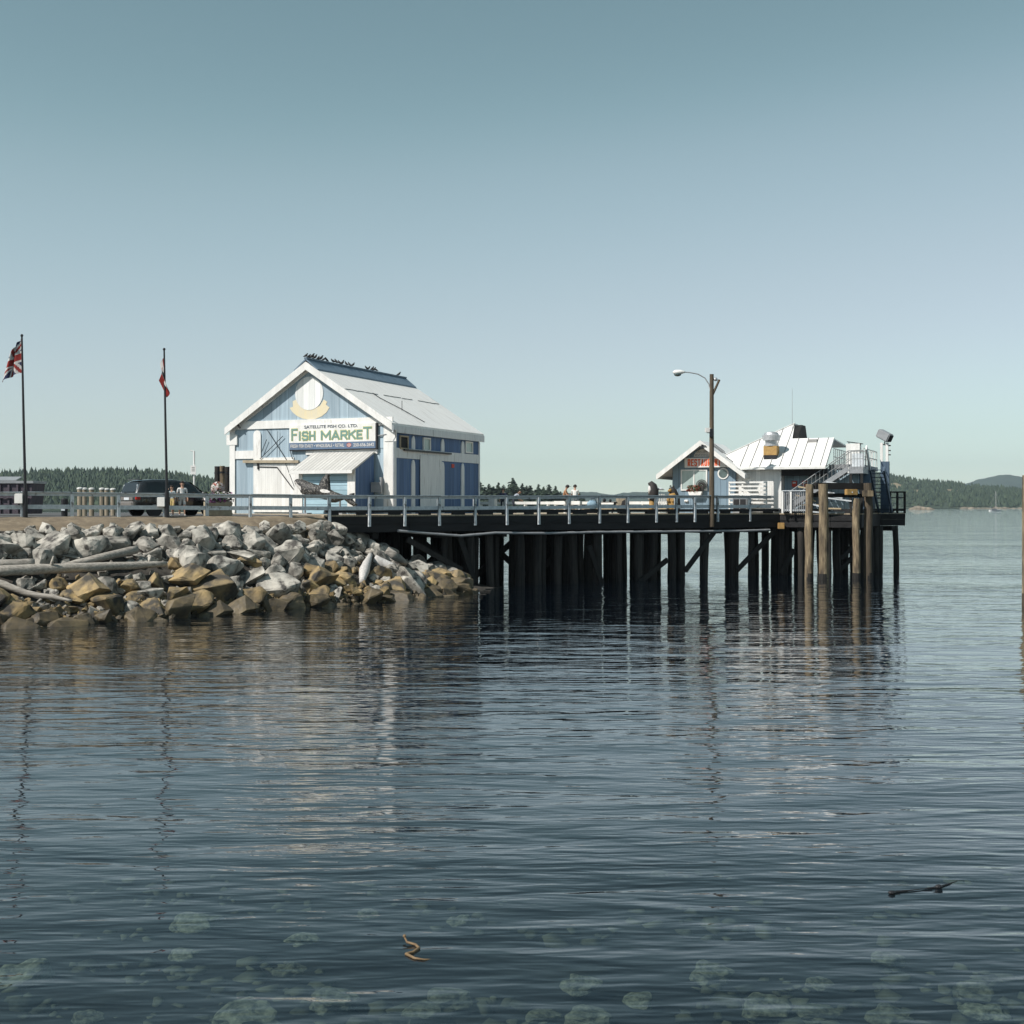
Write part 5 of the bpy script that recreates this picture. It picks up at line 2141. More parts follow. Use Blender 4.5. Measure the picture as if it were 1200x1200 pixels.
def person(label, loc, rz, J, cloth, group=None, scale=1.0, hair='hair', cap=None):
    """J: joints; one skinned body, materials by body region; hair and cap are children"""
    root = thing('person', label, 'person', loc, rz, group)
    root.scale = (scale,) * 3
    V, E, Rr, reg = [], [], [], []

    def add(p, r, rg, link_to=None):
        V.append(tuple(p)); Rr.append(r); reg.append((Vector(p), rg))
        if link_to is not None: E.append((link_to, len(V) - 1))
        return len(V) - 1
    pel = Vector(J['pelvis']); ch = Vector(J['chest']); nk = Vector(J['neck']); hd = Vector(J['head'])
    ip = add(pel, .135, 'bot')
    iw = add(pel.lerp(ch, .5), .125, 'top', ip)
    ic = add(ch, .15, 'top', iw)
    inn = add(nk, .06, 'skin', ic)
    ih0 = add(nk.lerp(hd, .55) + Vector((0, 0, 0)), .075, 'skin', inn)
    ih = add(hd, .098, 'skin', ih0)
    add(hd + (hd - nk).normalized() * .075, .07, 'skin', ih)
    for sd in ('L', 'R'):
        sh, el, wr, ha = [Vector(p) for p in J['arm' + sd]]
        a = add(sh, .06, 'top', ic)
        a1 = add(sh.lerp(el, .5), .052, 'top', a)
        b = add(el, .042, cloth.get('fore', 'skin'), a1)
        c = add(wr, .03, 'skin', b)
        d_ = (ha - wr).normalized()
        e = add(wr + d_ * .06, .034, 'skin', c)
        sidev = d_.cross(Vector((.3, .8, .5))).normalized()
        for q in (-.027, -.009, .009, .027):                       # four fingers and a thumb
            add(wr + d_ * (.16 - abs(q) * .6) + sidev * q + Vector((0, 0, -.012)), .009, 'skin', e)
        add(wr + d_ * .07 + sidev * .06, .010, 'skin', c)
        hp, kn, an, to = [Vector(p) for p in J['leg' + sd]]
        a = add(hp, .088, 'bot', ip)
        a1 = add(hp.lerp(kn, .5), .08, 'bot', a)
        b = add(kn, .058, cloth.get('shin', 'bot'), a1)
        b1 = add(kn.lerp(an, .4), .054, cloth.get('shin', 'bot'), b)
        c = add(an, .04, cloth.get('shin', 'bot'), b1)
        d_ = add(an.lerp(to, .5) - Vector((0, 0, .02)), .045, 'shoe', c)
        add(to, .036, 'shoe', d_)
    me = bpy.data.meshes.new('body')
    me.from_pydata(V, E, [])
    o = bpy.data.objects.new('body', me)
    COL.objects.link(o)
    sk = o.modifiers.new('skin', 'SKIN')
    sk.use_smooth_shade = True
    sk.branch_smoothing = .4
    for i, r in enumerate(Rr):
        me.skin_vertices[0].data[i].radius = (r, r * (.78 if reg[i][1] == 'top' and r > .1 else 1.0))
    me.skin_vertices[0].data[0].use_root = True
    sb = o.modifiers.new('sub', 'SUBSURF')
    sb.levels = sb.render_levels = 2
    dg = bpy.context.evaluated_depsgraph_get()
    dg.update()
    m2 = bpy.data.meshes.new_from_object(o.evaluated_get(dg))
    bpy.data.objects.remove(o)
    m2.materials.clear()
    order = ['skin', 'top', 'bot', 'shoe']
    for mt in (M['skin'], M[cloth['top']], M[cloth['bot']], M[cloth.get('shoe', 'cl_dark')]):
        m2.materials.append(mt)
    for p in m2.polygons:
        c = p.center
        best = min(reg, key=lambda q: (q[0] - c).length)
        p.material_index = order.index(best[1])
        p.use_smooth = True
    m2.name = 'body'
    link('body', m2, root)
    up = (hd - nk).normalized()
    fw = Vector(J.get('face', (0, -1, 0))).normalized()
    side = fw.cross(up).normalized()
    top = hd + up * .03
    g = G()
    for i in range(7):                                               # hair cap open to the face
        for k in range(14):
            pass
    nu, nv = 16, 8
    b0 = len(g.v)
    for i in range(nv + 1):
        th = pi * .62 * i / nv
        for k in range(nu):
            a = 2 * pi * k / nu
            dv = up * cos(th) + (fw * cos(a) + side * sin(a)) * sin(th)
            rr_ = .118 if cos(a) < .3 else .118 - .03 * max(0, i - 4) / 4
            low = 0 if cos(a) < .45 else .06 * max(0, i - 3) / 5
            g.v.append(tuple(top + dv * rr_ + up * low - fw * .01))
    for i in range(nv):
        for k in range(nu):
            k2 = (k + 1) % nu
            g.f.append((i * nu + k, (i + 1) * nu + k, (i + 1) * nu + k2, i * nu + k2)); g.m.append(0)
    g.build('hair', M[hair], root, smooth=True)
    g = G()
    ce = hd + fw * .088
    g.ball(ce + side * .035 + up * .01, .013, 0, 8, 5)
    g.ball(ce - side * .035 + up * .01, .013, 0, 8, 5)
    g.build('eyes', M['black'], root)
    g = G()
    g.ball(hd + fw * .098 - up * .02, .019, 0, 8, 5)
    for q in (1, -1):
        g.ball(hd + side * q * .097 - up * .005, .024, 0, 8, 5)
    g.build('nose_and_ears', M['skin'], root)
    if cap:
        g = G()
        g.ball(top + up * .02, .125, 0, 14, 6, (1, 1, .85))
        c = top + fw * .16 + up * .01
        g.ball(c, .08, 0, 12, 4, (1, 1, .14))
        g.build('cap', M[cap], root, smooth=True)
    return root


def standing(lean=0.0, arms=None, step=.12, h=1.0):
    l = lean
    J = dict(pelvis=(0, 0, .93), chest=(0, -.30 * l, 1.30), neck=(0, -.42 * l, 1.49), head=(0, -.52 * l - .01, 1.63))
    for sd, q in (('L', 1), ('R', -1)):
        J['arm' + sd] = [(q * .19, -.34 * l, 1.40), (q * .24, -.26 * l + .03, 1.13), (q * .25, -.3 * l - .05, .90), (q * .25, -.3 * l - .08, .80)]
        dy = step * q
        J['leg' + sd] = [(q * .10, 0, .88), (q * .11, -.03 - dy * .5, .48), (q * .11, .02 - dy, .08), (q * .13, -.16 - dy, .04)]
    if arms: J.update(arms)
    return J


def seated(lean=.2, seat=.62, arms=None):
    """sitting on something of height seat, feet on the ground in front (towards -y)"""
    z = seat + .09
    l = lean
    J = dict(pelvis=(0, 0, z), chest=(0, -.34 * l, z + .38), neck=(0, -.52 * l, z + .57), head=(0, -.66 * l - .02, z + .71))
    for sd, q in (('L', 1), ('R', -1)):
        J['arm' + sd] = [(q * .19, -.4 * l, z + .48), (q * .23, -.55 * l - .08, z + .22), (q * .14, -.45 - .4 * l, z + .14), (q * .1, -.55 - .4 * l, z + .12)]
        J['leg' + sd] = [(q * .10, -.03, z - .02), (q * .13, -.43, z - .04), (q * .12, -.40, .09), (q * .13, -.58, .04)]
    if arms: J.update(arms)
    return J


GZ = 4.13
person('standing adult in white shirt and white shorts looking aside beside the minivan', at(213.5, 61.3, GZ), .35, standing(.05, step=.16), dict(top='cl_white', bot='cl_white', shin='skin', shoe='cl_white'), scale=.98)
person('child in grey shirt and sand shorts raising a hand to the face by the flagpole', at(202.5, 61.0, GZ), -.5,
       standing(.15, dict(armR=[(-.19, -.05, 1.40), (-.27, -.24, 1.22), (-.10, -.33, 1.46), (-.05, -.30, 1.55)])), dict(top='cl_teal', bot='cl_yellow', shin='skin', shoe='cl_white'), scale=.86)
q = at(660, 82.3, DECK)
person('person in tan shirt and dark cap seated facing right on the far rail seat', q, 1.35, seated(.35, .82), dict(top='cl_brown', bot='carve_dark'), scale=1.07, cap='black')
q = at(673.5, 82.0, DECK)
person('person in white shirt with dark hair seated beside the tan shirt person', q, 2.9, seated(.12, .84), dict(top='cl_white', bot='cl_grey'), scale=1.07)
q = at(589.5, 83.5, DECK)
person('person in navy jacket standing at the far rail with back turned', q, 3.1, standing(.25), dict(top='cl_navy', bot='cl_dark', fore='top'), scale=.95)
q = at(601.5, 83.2, DECK)
person('person in grey top bending forward over the far rail beside the navy jacket person', q, 1.9, standing(.95, dict(pelvis=(0, .1, .90), chest=(0, -.18, 1.2), neck=(0, -.36, 1.32), head=(0, -.48, 1.40),
       armL=[(.19, -.28, 1.26), (.22, -.38, 1.0), (.2, -.52, .85), (.2, -.6, .8)], armR=[(-.19, -.28, 1.26), (-.22, -.38, 1.0), (-.2, -.52, .85), (-.2, -.6, .8)])), dict(top='cl_grey', bot='cl_dark'))
for px, lab in ((657, 'white block seat under the seated tan shirt person'), (577.5, 'white block seat left of the navy jacket person'), (674, 'white block seat under the white shirt person')):
    Y = {657: 82.6, 577.5: 86, 674: 82.2}[px]
    o = thing('bench', lab, 'seat', at(px, Y, DECK), A_B)
    w = .42 if px != 577.5 else .24
    g = G()
    g.box(-w, -.22, .55 if px != 577.5 else .3, w, .22, .8 if px != 577.5 else 1.02)
    bevel(g.build('seat', M['white'], o), .02)
    for xx in (-w + .08, w - .08):
        g = G()
        g.box(xx - .06, -.18, 0, xx + .06, .18, .548 if px != 577.5 else .298)
        g.build('leg', M['white'], o)
o = thing('canvas_bag', 'light blue canvas bag slumped on the deck right of the seated pair', 'bag', at(694.5, 81.5, DECK + .28), .3)
g = G()
g.ball((0, 0, .28), .42, 0, 16, 10, (1.0, .6, .72))
b = g.build('pouch', M['bag'], o, smooth=True)
for v in b.data.vertices:
    v.co.x += .10 * noise.noise(v.co * 4); v.co.z += .06 * noise.noise(v.co * 5 + Vector((3, 1, 0))); v.co.x *= 1 - .35 * max(0, v.co.z - .3)
g = G()
g.tube([(-.18, -.1, .5), (-.12, -.12, .68), (.12, -.12, .68), (.18, -.1, .5)], .02, 6)
g.build('handle', M['cl_navy'], o)
g = G()
g.box(-.5, -.25, -.28, .5, .25, .0)
tag(g.build('crate', M['tim_black'], o))
o = thing('picnic_table', 'dark picnic table on the deck between the blue bag and the bin', 'table', at(710, 81.5, DECK), A_B)
g = G(); g.box(-.9, -.4, .70, .9, .4, .76); g.build('table_top', M['tim_black'], o)
for yy in (-.75, .55):
    g = G(); g.box(-.9, yy, .42, .9, yy + .22, .47); g.build('seat', M['tim_black'], o)
for xx in (-.65, .65):
    g = G()
    g.bar((xx, -.62, 0), (xx, -.1, .70), .08, .08); g.bar((xx, .62, 0), (xx, .1, .70), .08, .08); g.box(xx - .04, -.7, .36, xx + .04, .7, .418)
    g.build('leg_frame', M['tim_black'], o)
g = G(); g.ball((-.1, 0, .86), .12, 0, 10, 6); g.ball((.3, .05, .83), .1, 0, 10, 6)
tag(g.build('bundle', M['black']), 'small dark bundles lying on top of the dark picnic table', 'bundle').location = at(710, 81.5, DECK)
o = thing('litter_bin', 'white litter bin with a dark slanted mouth on the deck before the whale carving', 'bin', at(729, 81, DECK), A_B)
g = G(); g.prism([(-.3, -.3, .3), (.3, -.3, .3), (.33, -.3, .95), (-.33, -.3, 1.0)], (0, .6, 0)); g.build('drum', M['bollard'], o)
g = G(); g.prism([(-.02, -.32, .35), (.29, -.32, .35), (.31, -.32, .9), (.12, -.32, .8)], (0, .018, 0)); g.build('mouth', M['black'], o)
g = G(); g.box(-.22, -.2, 0, .22, .2, .298); g.build('base', M['black'], o)

# carved statues on the deck
def carve(name, label, loc, rz, blobs, mats, scale=1.0):
    o = thing(name, label, 'statue', loc, rz)
    for nm, mt, parts in blobs:
        g = G()
        for pts, rad in parts:
            g.tube(pts, rad, 12)
        g.build(nm, M[mt], o, smooth=True)
    o.scale = (scale,) * 3
    return o


carve('carved_whale', 'upright black and white carved whale statue on a tan post on the deck', at(764, 80.5, DECK), 0,
      [('body', 'carve_dark', [([(-.02, 0, .85), (.08, 0, 1.1), (.10, 0, 1.5), (.04, 0, 1.85), (-.10, -.02, 2.02), (-.26, -.05, 2.0)], [.22, .33, .36, .30, .20, .05])]),
       ('white_chest', 'petal_white', [([(-.22, -.12, 1.35), (-.16, -.22, 1.6), (-.2, -.18, 1.85)], [.05, .12, .05]), ([(-.24, -.12, .92), (-.2, -.2, 1.05), (-.2, -.16, 1.2)], [.04, .10, .04])]),
       ('fin', 'rail', [([(.40, .1, 1.62), (.62, .12, 1.66), (.86, .14, 1.58)], [.06, .10, .02])]),
       ('post', 'carve_gold', [([(-.05, 0, 0), (-.03, 0, .4), (0, 0, .9)], [.2, .17, .19])])], None, .96)
carve('carved_bear', 'golden brown carved bear statue with a dark back beside the restaurant wall', at(788, 81.2, DECK), 0,
      [('body', 'carve_gold', [([(-.02, -.05, 0), (-.02, -.08, .3), (0, -.08, .8), (0, -.05, 1.15), (-.05, -.08, 1.3)], [.30, .36, .34, .26, .2])]),
       ('back', 'carve_dark', [([(.16, .06, 0), (.22, .08, .4), (.18, .08, .9), (.05, .06, 1.35), (-.08, 0, 1.55), (-.2, -.05, 1.56)], [.26, .32, .32, .28, .22, .08])]),
       ('muzzle', 'carve_gold', [([(-.12, -.12, 1.48), (-.3, -.2, 1.42)], [.12, .06])]),
       ('ear', 'carve_dark', [([(-.12, 0, 1.7), (-.12, 0, 1.8)], [.07, .04]), ([(.06, 0, 1.68), (.08, 0, 1.78)], [.07, .04])]),
       ('paw', 'carve_gold', [([(-.22, -.2, 1.05), (-.34, -.32, .85), (-.22, -.38, .72)], [.12, .1, .07]), ([(.14, -.25, 1.0), (.02, -.40, .82), (-.1, -.42, .74)], [.12, .1, .07])])], None, 1.02)
o = thing('slatted_chair', 'white slatted garden chair between the two carved statues', 'chair', at(777, 82, DECK), .2)
for k in range(5):
    g = G(); g.box(-.30 + k * .15 - .04, .22, .4, -.30 + k * .15 + .04, .26, 1.2 + .08 * sin(k * pi / 4)); g.build('back_slat', M['white'], o)
g = G(); g.box(-.36, -.3, .38, .36, .215, .43); g.build('seat', M['white'], o)
for xx in (-.34, .34):
    g = G(); g.box(xx - .04, -.3, 0, xx + .04, -.22, .62); g.box(xx - .04, .27, 0, xx + .04, .34, .9); g.box(xx - .06, -.32, .623, xx + .06, .2, .66)
    g.build('leg', M['white'], o)

# birds on the ridge
def make_bird(i):
    o = thing('bird', 'small black bird perched on the roof ridge', 'bird')
    g = G()
    g.tube([(-.30, 0, .08), (-.16, 0, .12), (-.02, 0, .19), (.10, 0, .28), (.15, 0, .38), (.19, 0, .44), (.28, 0, .43)], [.02, .075, .125, .115, .07, .06, .01], 9)
    g.build('body', M['bird'], o, smooth=True)
    for q in (-.04, .04):
        g = G(); g.tube([(.02, q, .14), (.03, q, 0)], .014, 5); g.build('leg', M['bird'], o)
    return o


b0 = None
rr = random.Random(33)
BY = [-.42, -.1, .25, .6, .95, 1.25, 1.6, 1.95, 2.75, 3.1, 3.5, 3.85, 4.3, 4.7, 5.1, 6.9, 7.15, 7.6, 7.9, 8.15, 11.3]
for i, y in enumerate(BY):
    b = make_bird(0) if b0 is None else copy_tree(b0)
    b0 = b0 or b
    p = FM.o + FM.u * mid + FM.v * y + Vector((0, 0, PEAK + .45))
    b.location = p
    b.rotation_euler = (0, rr.uniform(-.15, .12), rr.uniform(-.6, .6) + (pi if rr.random() < .4 else 0))
    k = rr.uniform(.5, .72)
    b.scale = (k, k, k)
    b['group'] = 'black birds on the shop ridge'
    b['label'] = 'black bird perched in the crowded run along the shop roof ridge'
    if i == 0: b['label'] = 'black bird at the gable peak, leftmost on the shop roof ridge'
    if i == len(BY) - 1: b['label'] = 'lone black bird at the far right end of the shop roof ridge'
    if 15 <= i <= 19: b['label'] = 'black bird in the small cluster right of the ridge middle'

# ------------------------------------------------------------------ BOAT
sbt = thing('sailboat', 'small white sailboat moored with bare mast before the right hillside', 'sailboat', at(1166, 1040, 0), .25)
g = G()
sec = [(-5.4, .9, .9), (-4, 1.5, .95), (-1, 1.75, 1.0), (2, 1.45, 1.1), (4.2, .7, 1.25), (5.6, .05, 1.4)]
for x, w, z in sec:
    g.v += [(x, -w, z), (x, -w * .75, -.2), (x, w * .75, -.2), (x, w, z)]
for i in range(len(sec) - 1):
    for k in range(4):
        a = i * 4
        g.f.append((a + k, a + (k + 1) % 4, a + 4 + (k + 1) % 4, a + 4 + k)); g.m.append(0)
g.f.append((0, 1, 2, 3)); g.m.append(0)
g.build('hull', M['hull'], sbt)
g = G()
g.box(-2.5, -.9, .95, 1.6, .9, 1.6)
bevel(g.build('cabin', M['cl_navy'], sbt), .15)
g = G()
g.tube([(.8, 0, 1), (.8, 0, 17)], [.16, .10], 8)
g.build('mast', M['bleached'], sbt)
g = G()
g.tube([(.8, 0, 2.6), (-3.8, 0, 2.7)], .22, 8)
g.build('boom', M['cl_navy'], sbt)
g = G()
for p in ((5.5, 0, 1.4), (-5.2, 0, 1.0), (.7, 1.6, 1), (.7, -1.6, 1)):
    g.tube([p, (.8, 0, 16.8)], .035, 4)
g.build('rigging', M['rail'], sbt)

# driftwood
LOGPTS = []


def log(pts, rads, label, mt='drift', name='driftwood_log', lift=.35, branch=None):
    P = []
    for (px, py) in pts:
        p = on_bank(max(px, -55), py)
        if p is None: p = at(px, 55, zpx(py, 55))
        P.append(p)
    Ym = min(p.y for p in P) - .35
    Q = []
    for (px, py), p in zip(pts, P):
        Y = max(Ym, p.y - 1.0)
        Q.append(Vector(at(px, Y, zpx(py, Y))))
    fine, fr = [], []
    for i in range(len(Q) - 1):
        for k in range(5):
            f = k / 5
            q = Q[i].lerp(Q[i + 1], f)
            q += Vector((0, .02 * noise.noise(q * 1.3), .035 * noise.noise(q * 1.7)))
            fine.append(q)
            fr.append((rads[i] + (rads[i + 1] - rads[i]) * f) * (1 + .10 * noise.noise(q * 2)))
    fine.append(Q[-1]); fr.append(rads[-1])
    LOGPTS.extend(fine)
    c = sum(fine, Vector()) / len(fine)
    o = thing(name, label, 'log', c)
    g = G()
    g.tube([p - c for p in fine], fr, 12)
    g.build('trunk', M[mt], o, smooth=True)
    if branch:
        i, d_, L = branch
        g = G()
        b = fine[i] - c
        g.tube([b, b + Vector(d_) * L * .5, b + Vector(d_) * L + Vector((.05, 0, .08))], [fr[i] * .5, fr[i] * .35, fr[i] * .15], 8)
        g.build('branch_stub', M[mt], o, smooth=True)
    return o


log([(-45, 670), (0, 668.5), (60, 667), (130, 663.5), (195, 661)], [.22, .22, .21, .18, .12], 'longest grey driftwood log lying level across the bank', branch=(10, (.2, -.3, .9), .5))
log([(74, 663), (115, 654), (160, 644)], [.11, .17, .18], 'shorter driftwood log raised at its right end above the longest log')
log([(-40, 661), (0, 661), (40, 660.5)], [.2, .2, .2], 'stubby driftwood log end entering from the left picture edge')
log([(-25, 680), (5, 685), (30, 695), (62, 700), (84, 704)], [.17, .16, .13, .10, .05], 'thin bowed driftwood branch low at the left edge', branch=(14, (.5, 0, -.6), .5))
log([(424, 682), (427, 668), (434, 650)], [.13, .27, .12], 'white bleached driftwood stump leaning in the rocks near the pier', 'bleached')
log([(438, 656), (462, 667)], [.30, .26], 'thick short pale log pointing down beside the bleached stump', 'bleached')
log([(453, 645), (464, 652), (476, 661)], [.16, .2, .12], 'pale log leaning under the pier edge right of the stump', 'drift')

# ------------------------------------------------------------------ ROCKS OF THE BANK
def rock_mesh(seed, mt, jag=.16):
    rr = random.Random(seed)
    bm = bmesh.new()
    for _ in range(rr.randint(12, 19)):
        u = Vector((rr.gauss(0, 1), rr.gauss(0, 1), rr.gauss(0, 1))).normalized()
        q = u * rr.uniform(.42, .60)
        q.x *= 1.12; q.z *= .82
        bm.verts.new(q)
    bmesh.ops.convex_hull(bm, input=bm.verts)
    bmesh.ops.delete(bm, geom=[v for v in bm.verts if not v.link_faces], context='VERTS')
    bmesh.ops.bevel(bm, geom=bm.edges[:], offset=.035, segments=1, affect='EDGES', clamp_overlap=True)
    bmesh.ops.triangulate(bm, faces=bm.faces)
    bmesh.ops.subdivide_edges(bm, edges=[e for e in bm.edges if e.calc_length() > .18], cuts=2, use_grid_fill=True)
    bmesh.ops.triangulate(bm, faces=bm.faces)
    off = Vector((seed * 3.7, seed * 1.3, 0))
    for v in bm.verts:
        n = v.co.normalized()
        v.co += n * (jag * .42 * noise.noise(v.co * 2.6 + off) + jag * .22 * noise.noise(v.co * 6.5 + off))
    me = bpy.data.meshes.new('stone')
    bm.to_mesh(me)
    bm.free()
    me.materials.append(mt)
    return me


RG = [rock_mesh(100 + i, M['rock_grey']) for i in range(11)]
RO = [rock_mesh(200 + i, M['rock_ochre'], .12) for i in range(9)]
RW = [rock_mesh(300 + i, M['rock_wet'], .14) for i in range(6)]
KIND = {'g': ('pale grey angular boulder piled on the upper bank', 'pale grey boulders of the upper bank'),
        'o': ('ochre stained angular boulder on the lower bank', 'ochre boulders of the lower bank'),
        'w': ('dark wet stone at the foot of the bank by the waterline', 'dark stones along the waterline')}
placed = []


def put_rock(pos, size, kind, label=None, squash=1.0):
    me = random.choice({'g': RG, 'o': RO, 'w': RW}[kind])
    o = link('boulder' if size > .45 else 'stone', me)
    o.location = pos
    o.rotation_euler = (random.uniform(-.5, .5), random.uniform(-.5, .5), random.uniform(0, 6.28))
    o.scale = (size * random.uniform(.9, 1.15), size * random.uniform(.85, 1.1), size * random.uniform(.85, 1.05) * squash)
    lab, grp = KIND[kind]
    tag(o, label or lab, 'rock', grp)
    placed.append((pos, size * .5))
    return o


# singled-out large ones: (px, py centre, size, kind, label)
random.seed(21)
for px, py, sz, k, lab in ((250, 694, 2.25, 'o', 'largest ochre slab in the middle of the lower bank'), (129, 693, 1.35, 'g', 'round grey boulder alone above the waterline left of the ochre slab'),
                           (460, 692, 1.55, 'o', 'tall ochre block with a vertical sunlit face near the pier end of the bank'), (292, 670, 1.45, 'o', 'brown rounded boulder standing at the bank middle above the slab'),
                           (389, 684, 1.3, 'o', 'ochre boulder with a bright flat top left of the bleached stump'), (200, 640, 1.35, 'g', 'wide pitted pale grey boulder at the bank top'),
                           (172, 642, 1.1, 'g', 'rough pale grey boulder just right of the raised log end'), (62, 627, 1.2, 'g', 'pale grey pointed boulder at the bank top left'),
                           (160, 623, 1.1, 'g', 'large grey boulder standing out at the soil edge'), (30, 640, 1.4, 'g', 'leaning pale slab near the left picture edge'),
                           (443, 668, 1.2, 'o', 'ochre boulder just right of the bleached stump'), (350, 696, 1.1, 'o', 'brown ochre block low on the bank before the pier'),
                           (207, 702, 1.3, 'o', 'half shaded ochre boulder left of the big slab'), (235, 653, 1.3, 'g', 'bulky grey boulder in the upper middle of the bank'),
                           (376, 637, 1.15, 'g', 'smooth grey boulder under the right end of the upper bank')):
    p = on_bank(px, py)
    if p and not any((p - q).length < sz * .45 + .2 for q in LOGPTS): put_rock(p + Vector((0, 0, .05)), sz, k, lab)
for sg_, tg_, zg_, sz_ in ((-12.6, -.9, 3.45, 1.0), (-11.9, -.5, 3.55, 1.0), (-11.2, -.45, 3.3, 1.15), (-10.5, -.5, 2.9, 1.1), (-11.6, -1.3, 3.0, 1.1), (-12.8, -1.8, 3.2, 1.0), (-13.6, -1.3, 3.55, .9), (-9.8, -.6, 2.6, 1.0), (-11.4, .3, 3.4, 1.1)):
    put_rock(D(sg_, tg_, zg_), sz_, 'g')
target = 298
tries = 0
for size_lo, size_hi, upto in ((1.35, 1.95, 85), (.95, 1.3, 172), (.55, .9, 255), (.35, .55, target)):
    tries = 0
    while len(placed) < upto and tries < 6000:
        tries += 1
        s = random.uniform(-33, -4.1)
        r = random.uniform(-.06, 1.02)
        tw, tt, zt = lerp_tab(T_WATER, s), lerp_tab(T_TOP, s), lerp_tab(Z_TOP, s)
        p = D(s, tw + (tt - tw) * r, 0)
        hit, *_ = BANK.ray_cast(Vector((p.x, p.y, 9)), Vector((0, 0, -1)))
        if hit is None: continue
        px = 600 + FPX * hit.x / hit.y
        if px < -30: continue
        size = random.uniform(size_lo, size_hi)
        if r < .12: size *= .85
        if r > .93 and size > 1.0: continue
        if any((hit - q).length < size * .55 + .28 for q in LOGPTS): continue
        k_ = .58 if size > .7 else .62
        if any((hit - q).length < (size * .5 + qr) * k_ for q, qr in placed): continue
        z = hit.z
        kk = 'w' if z < .16 else ('o' if random.random() < max(.04, min(.78, 1.0 - z * .48)) else 'g')
        if kk == 'o' and s > -6: kk = 'o' if random.random() < .7 else 'g'
        put_rock(hit + Vector((0, 0, size * .10)), size, kk)
# small rubble between them
g = G()
rv = [[tuple(v.co) for v in m.vertices] for m in (RG[0], RG[1], RO[0])]
rf = [[tuple(p.vertices) for p in m.polygons] for m in (RG[0], RG[1], RO[0])]
rr = random.Random(55)
small = []
for i in range(8):
    bm = bmesh.new()
    for _ in range(9):
        u = Vector((rr.gauss(0, 1), rr.gauss(0, 1), rr.gauss(0, 1))).normalized() * .5
        bm.verts.new(u)
    bmesh.ops.convex_hull(bm, input=bm.verts)
    bmesh.ops.delete(bm, geom=[v for v in bm.verts if not v.link_faces], context='VERTS')
    bm.verts.index_update()
    small.append(([v.co.copy() for v in bm.verts], [[v.index for v in f.verts] for f in bm.faces]))
    bm.free()
for nth in range(1900):
    s = rr.uniform(-34, -3.9)
    r = rr.uniform(-.1, 1.0) if nth < 850 else rr.uniform(-.04, .24)
    tw, tt = lerp_tab(T_WATER, s), lerp_tab(T_TOP, s)
    p = D(s, tw + (tt - tw) * r, 0)
    hit, *_ = BANK.ray_cast(Vector((p.x, p.y, 9)), Vector((0, 0, -1)))
    if hit is None: continue
    sz = rr.uniform(.16, .42) if nth < 850 else rr.uniform(.22, .62)
    mxr = Matrix.Rotation(rr.random() * 6, 3, Vector((rr.random(), rr.random(), rr.random() + .1)).normalized())
    vs, fs = rr.choice(small)
    b = len(g.v)
    g.v += [tuple(hit + mxr @ (v * sz) + Vector((0, 0, .05))) for v in vs]
    mi = 2 if hit.z < .2 else (1 if rr.random() < 1.0 - hit.z * .45 else 0)
    for f in fs:
        g.f.append(tuple(b + k for k in f)); g.m.append(mi)
tag(g.build('rubble', [M['rock_grey'], M['rock_ochre'], M['rock_wet']]), 'small loose rubble filling the gaps between the bank boulders', 'rubble', kind='stuff')

# ------------------------------------------------------------------ SUBMERGED STONES, KELP, FLOATING STICK
def round_stone(seed):
    me = rock_mesh(seed, M['rock_under'], .10)
    bm = bmesh.new()
    bm.from_mesh(me)
    bmesh.ops.smooth_vert(bm, verts=bm.verts, factor=.5, use_axis_x=True, use_axis_y=True, use_axis_z=True)
    for _ in range(5):
        bmesh.ops.smooth_vert(bm, verts=bm.verts, factor=.5, use_axis_x=True, use_axis_y=True, use_axis_z=True)
    for v in bm.verts:
        v.co += v.co.normalized() * .17 * noise.noise(v.co * 4 + Vector((seed, 0, 0)))
    bm.to_mesh(me)
    bm.free()
    return me


RU = [round_stone(400 + i) for i in range(6)]
UND = [(228, 1082, .62), (30, 1140, .66), (285, 1190, .62), (100, 1191, .34), (358, 1100, .42), (385, 1125, .5), (340, 1136, .36), (390, 1170, .5), (512, 1150, .36), (525, 1168, .55), (490, 1184, .42), (565, 1188, .4),
       (215, 1118, .35), (832, 1138, .5), (820, 1166, .46), (892, 1177, .55), (752, 1170, .4), (890, 1192, .5), (680, 1152, .4), (1140, 1160, .42), (1150, 1134, .5), (1040, 1120, .4), (964, 1186, .42), (1075, 1173, .4), (1155, 1186, .42),
       (540, 1078, .35), (775, 1050, .3), (690, 1190, .5), (640, 1190, .36), (60, 1195, .4), (1040, 1190, .45), (430, 1070, .3), (620, 1125, .34), (960, 1150, .3)]
random.seed(3)
for i, (px, py, sz) in enumerate(UND):
    if i > 4 and i % 3 == 2: continue
    r = ray(px, py)
    k = 8.0
    while k < 40 and CZ + r.z * k > bed_z(0, k) + .2: k += .05
    p = Vector((0, 0, CZ)) + r * k
    o = link('submerged_stone', RU[i % 6])
    o.location = (p.x, p.y, p.z - .03)
    o.scale = (sz * 1.25, sz * 1.35, sz * .6)
    o.rotation_euler = (0, 0, random.random() * 6.28)
    tag(o, 'pale green algae covered stone under the shallow water', 'stone', 'submerged stones in the foreground shallows')
    if i == 0: o['label'] = 'pale submerged stone farthest out at left in the shallow water'
    if i == 1: o['label'] = 'pale submerged stone against the left picture edge under shallow water'
g = G()
rr = random.Random(77)
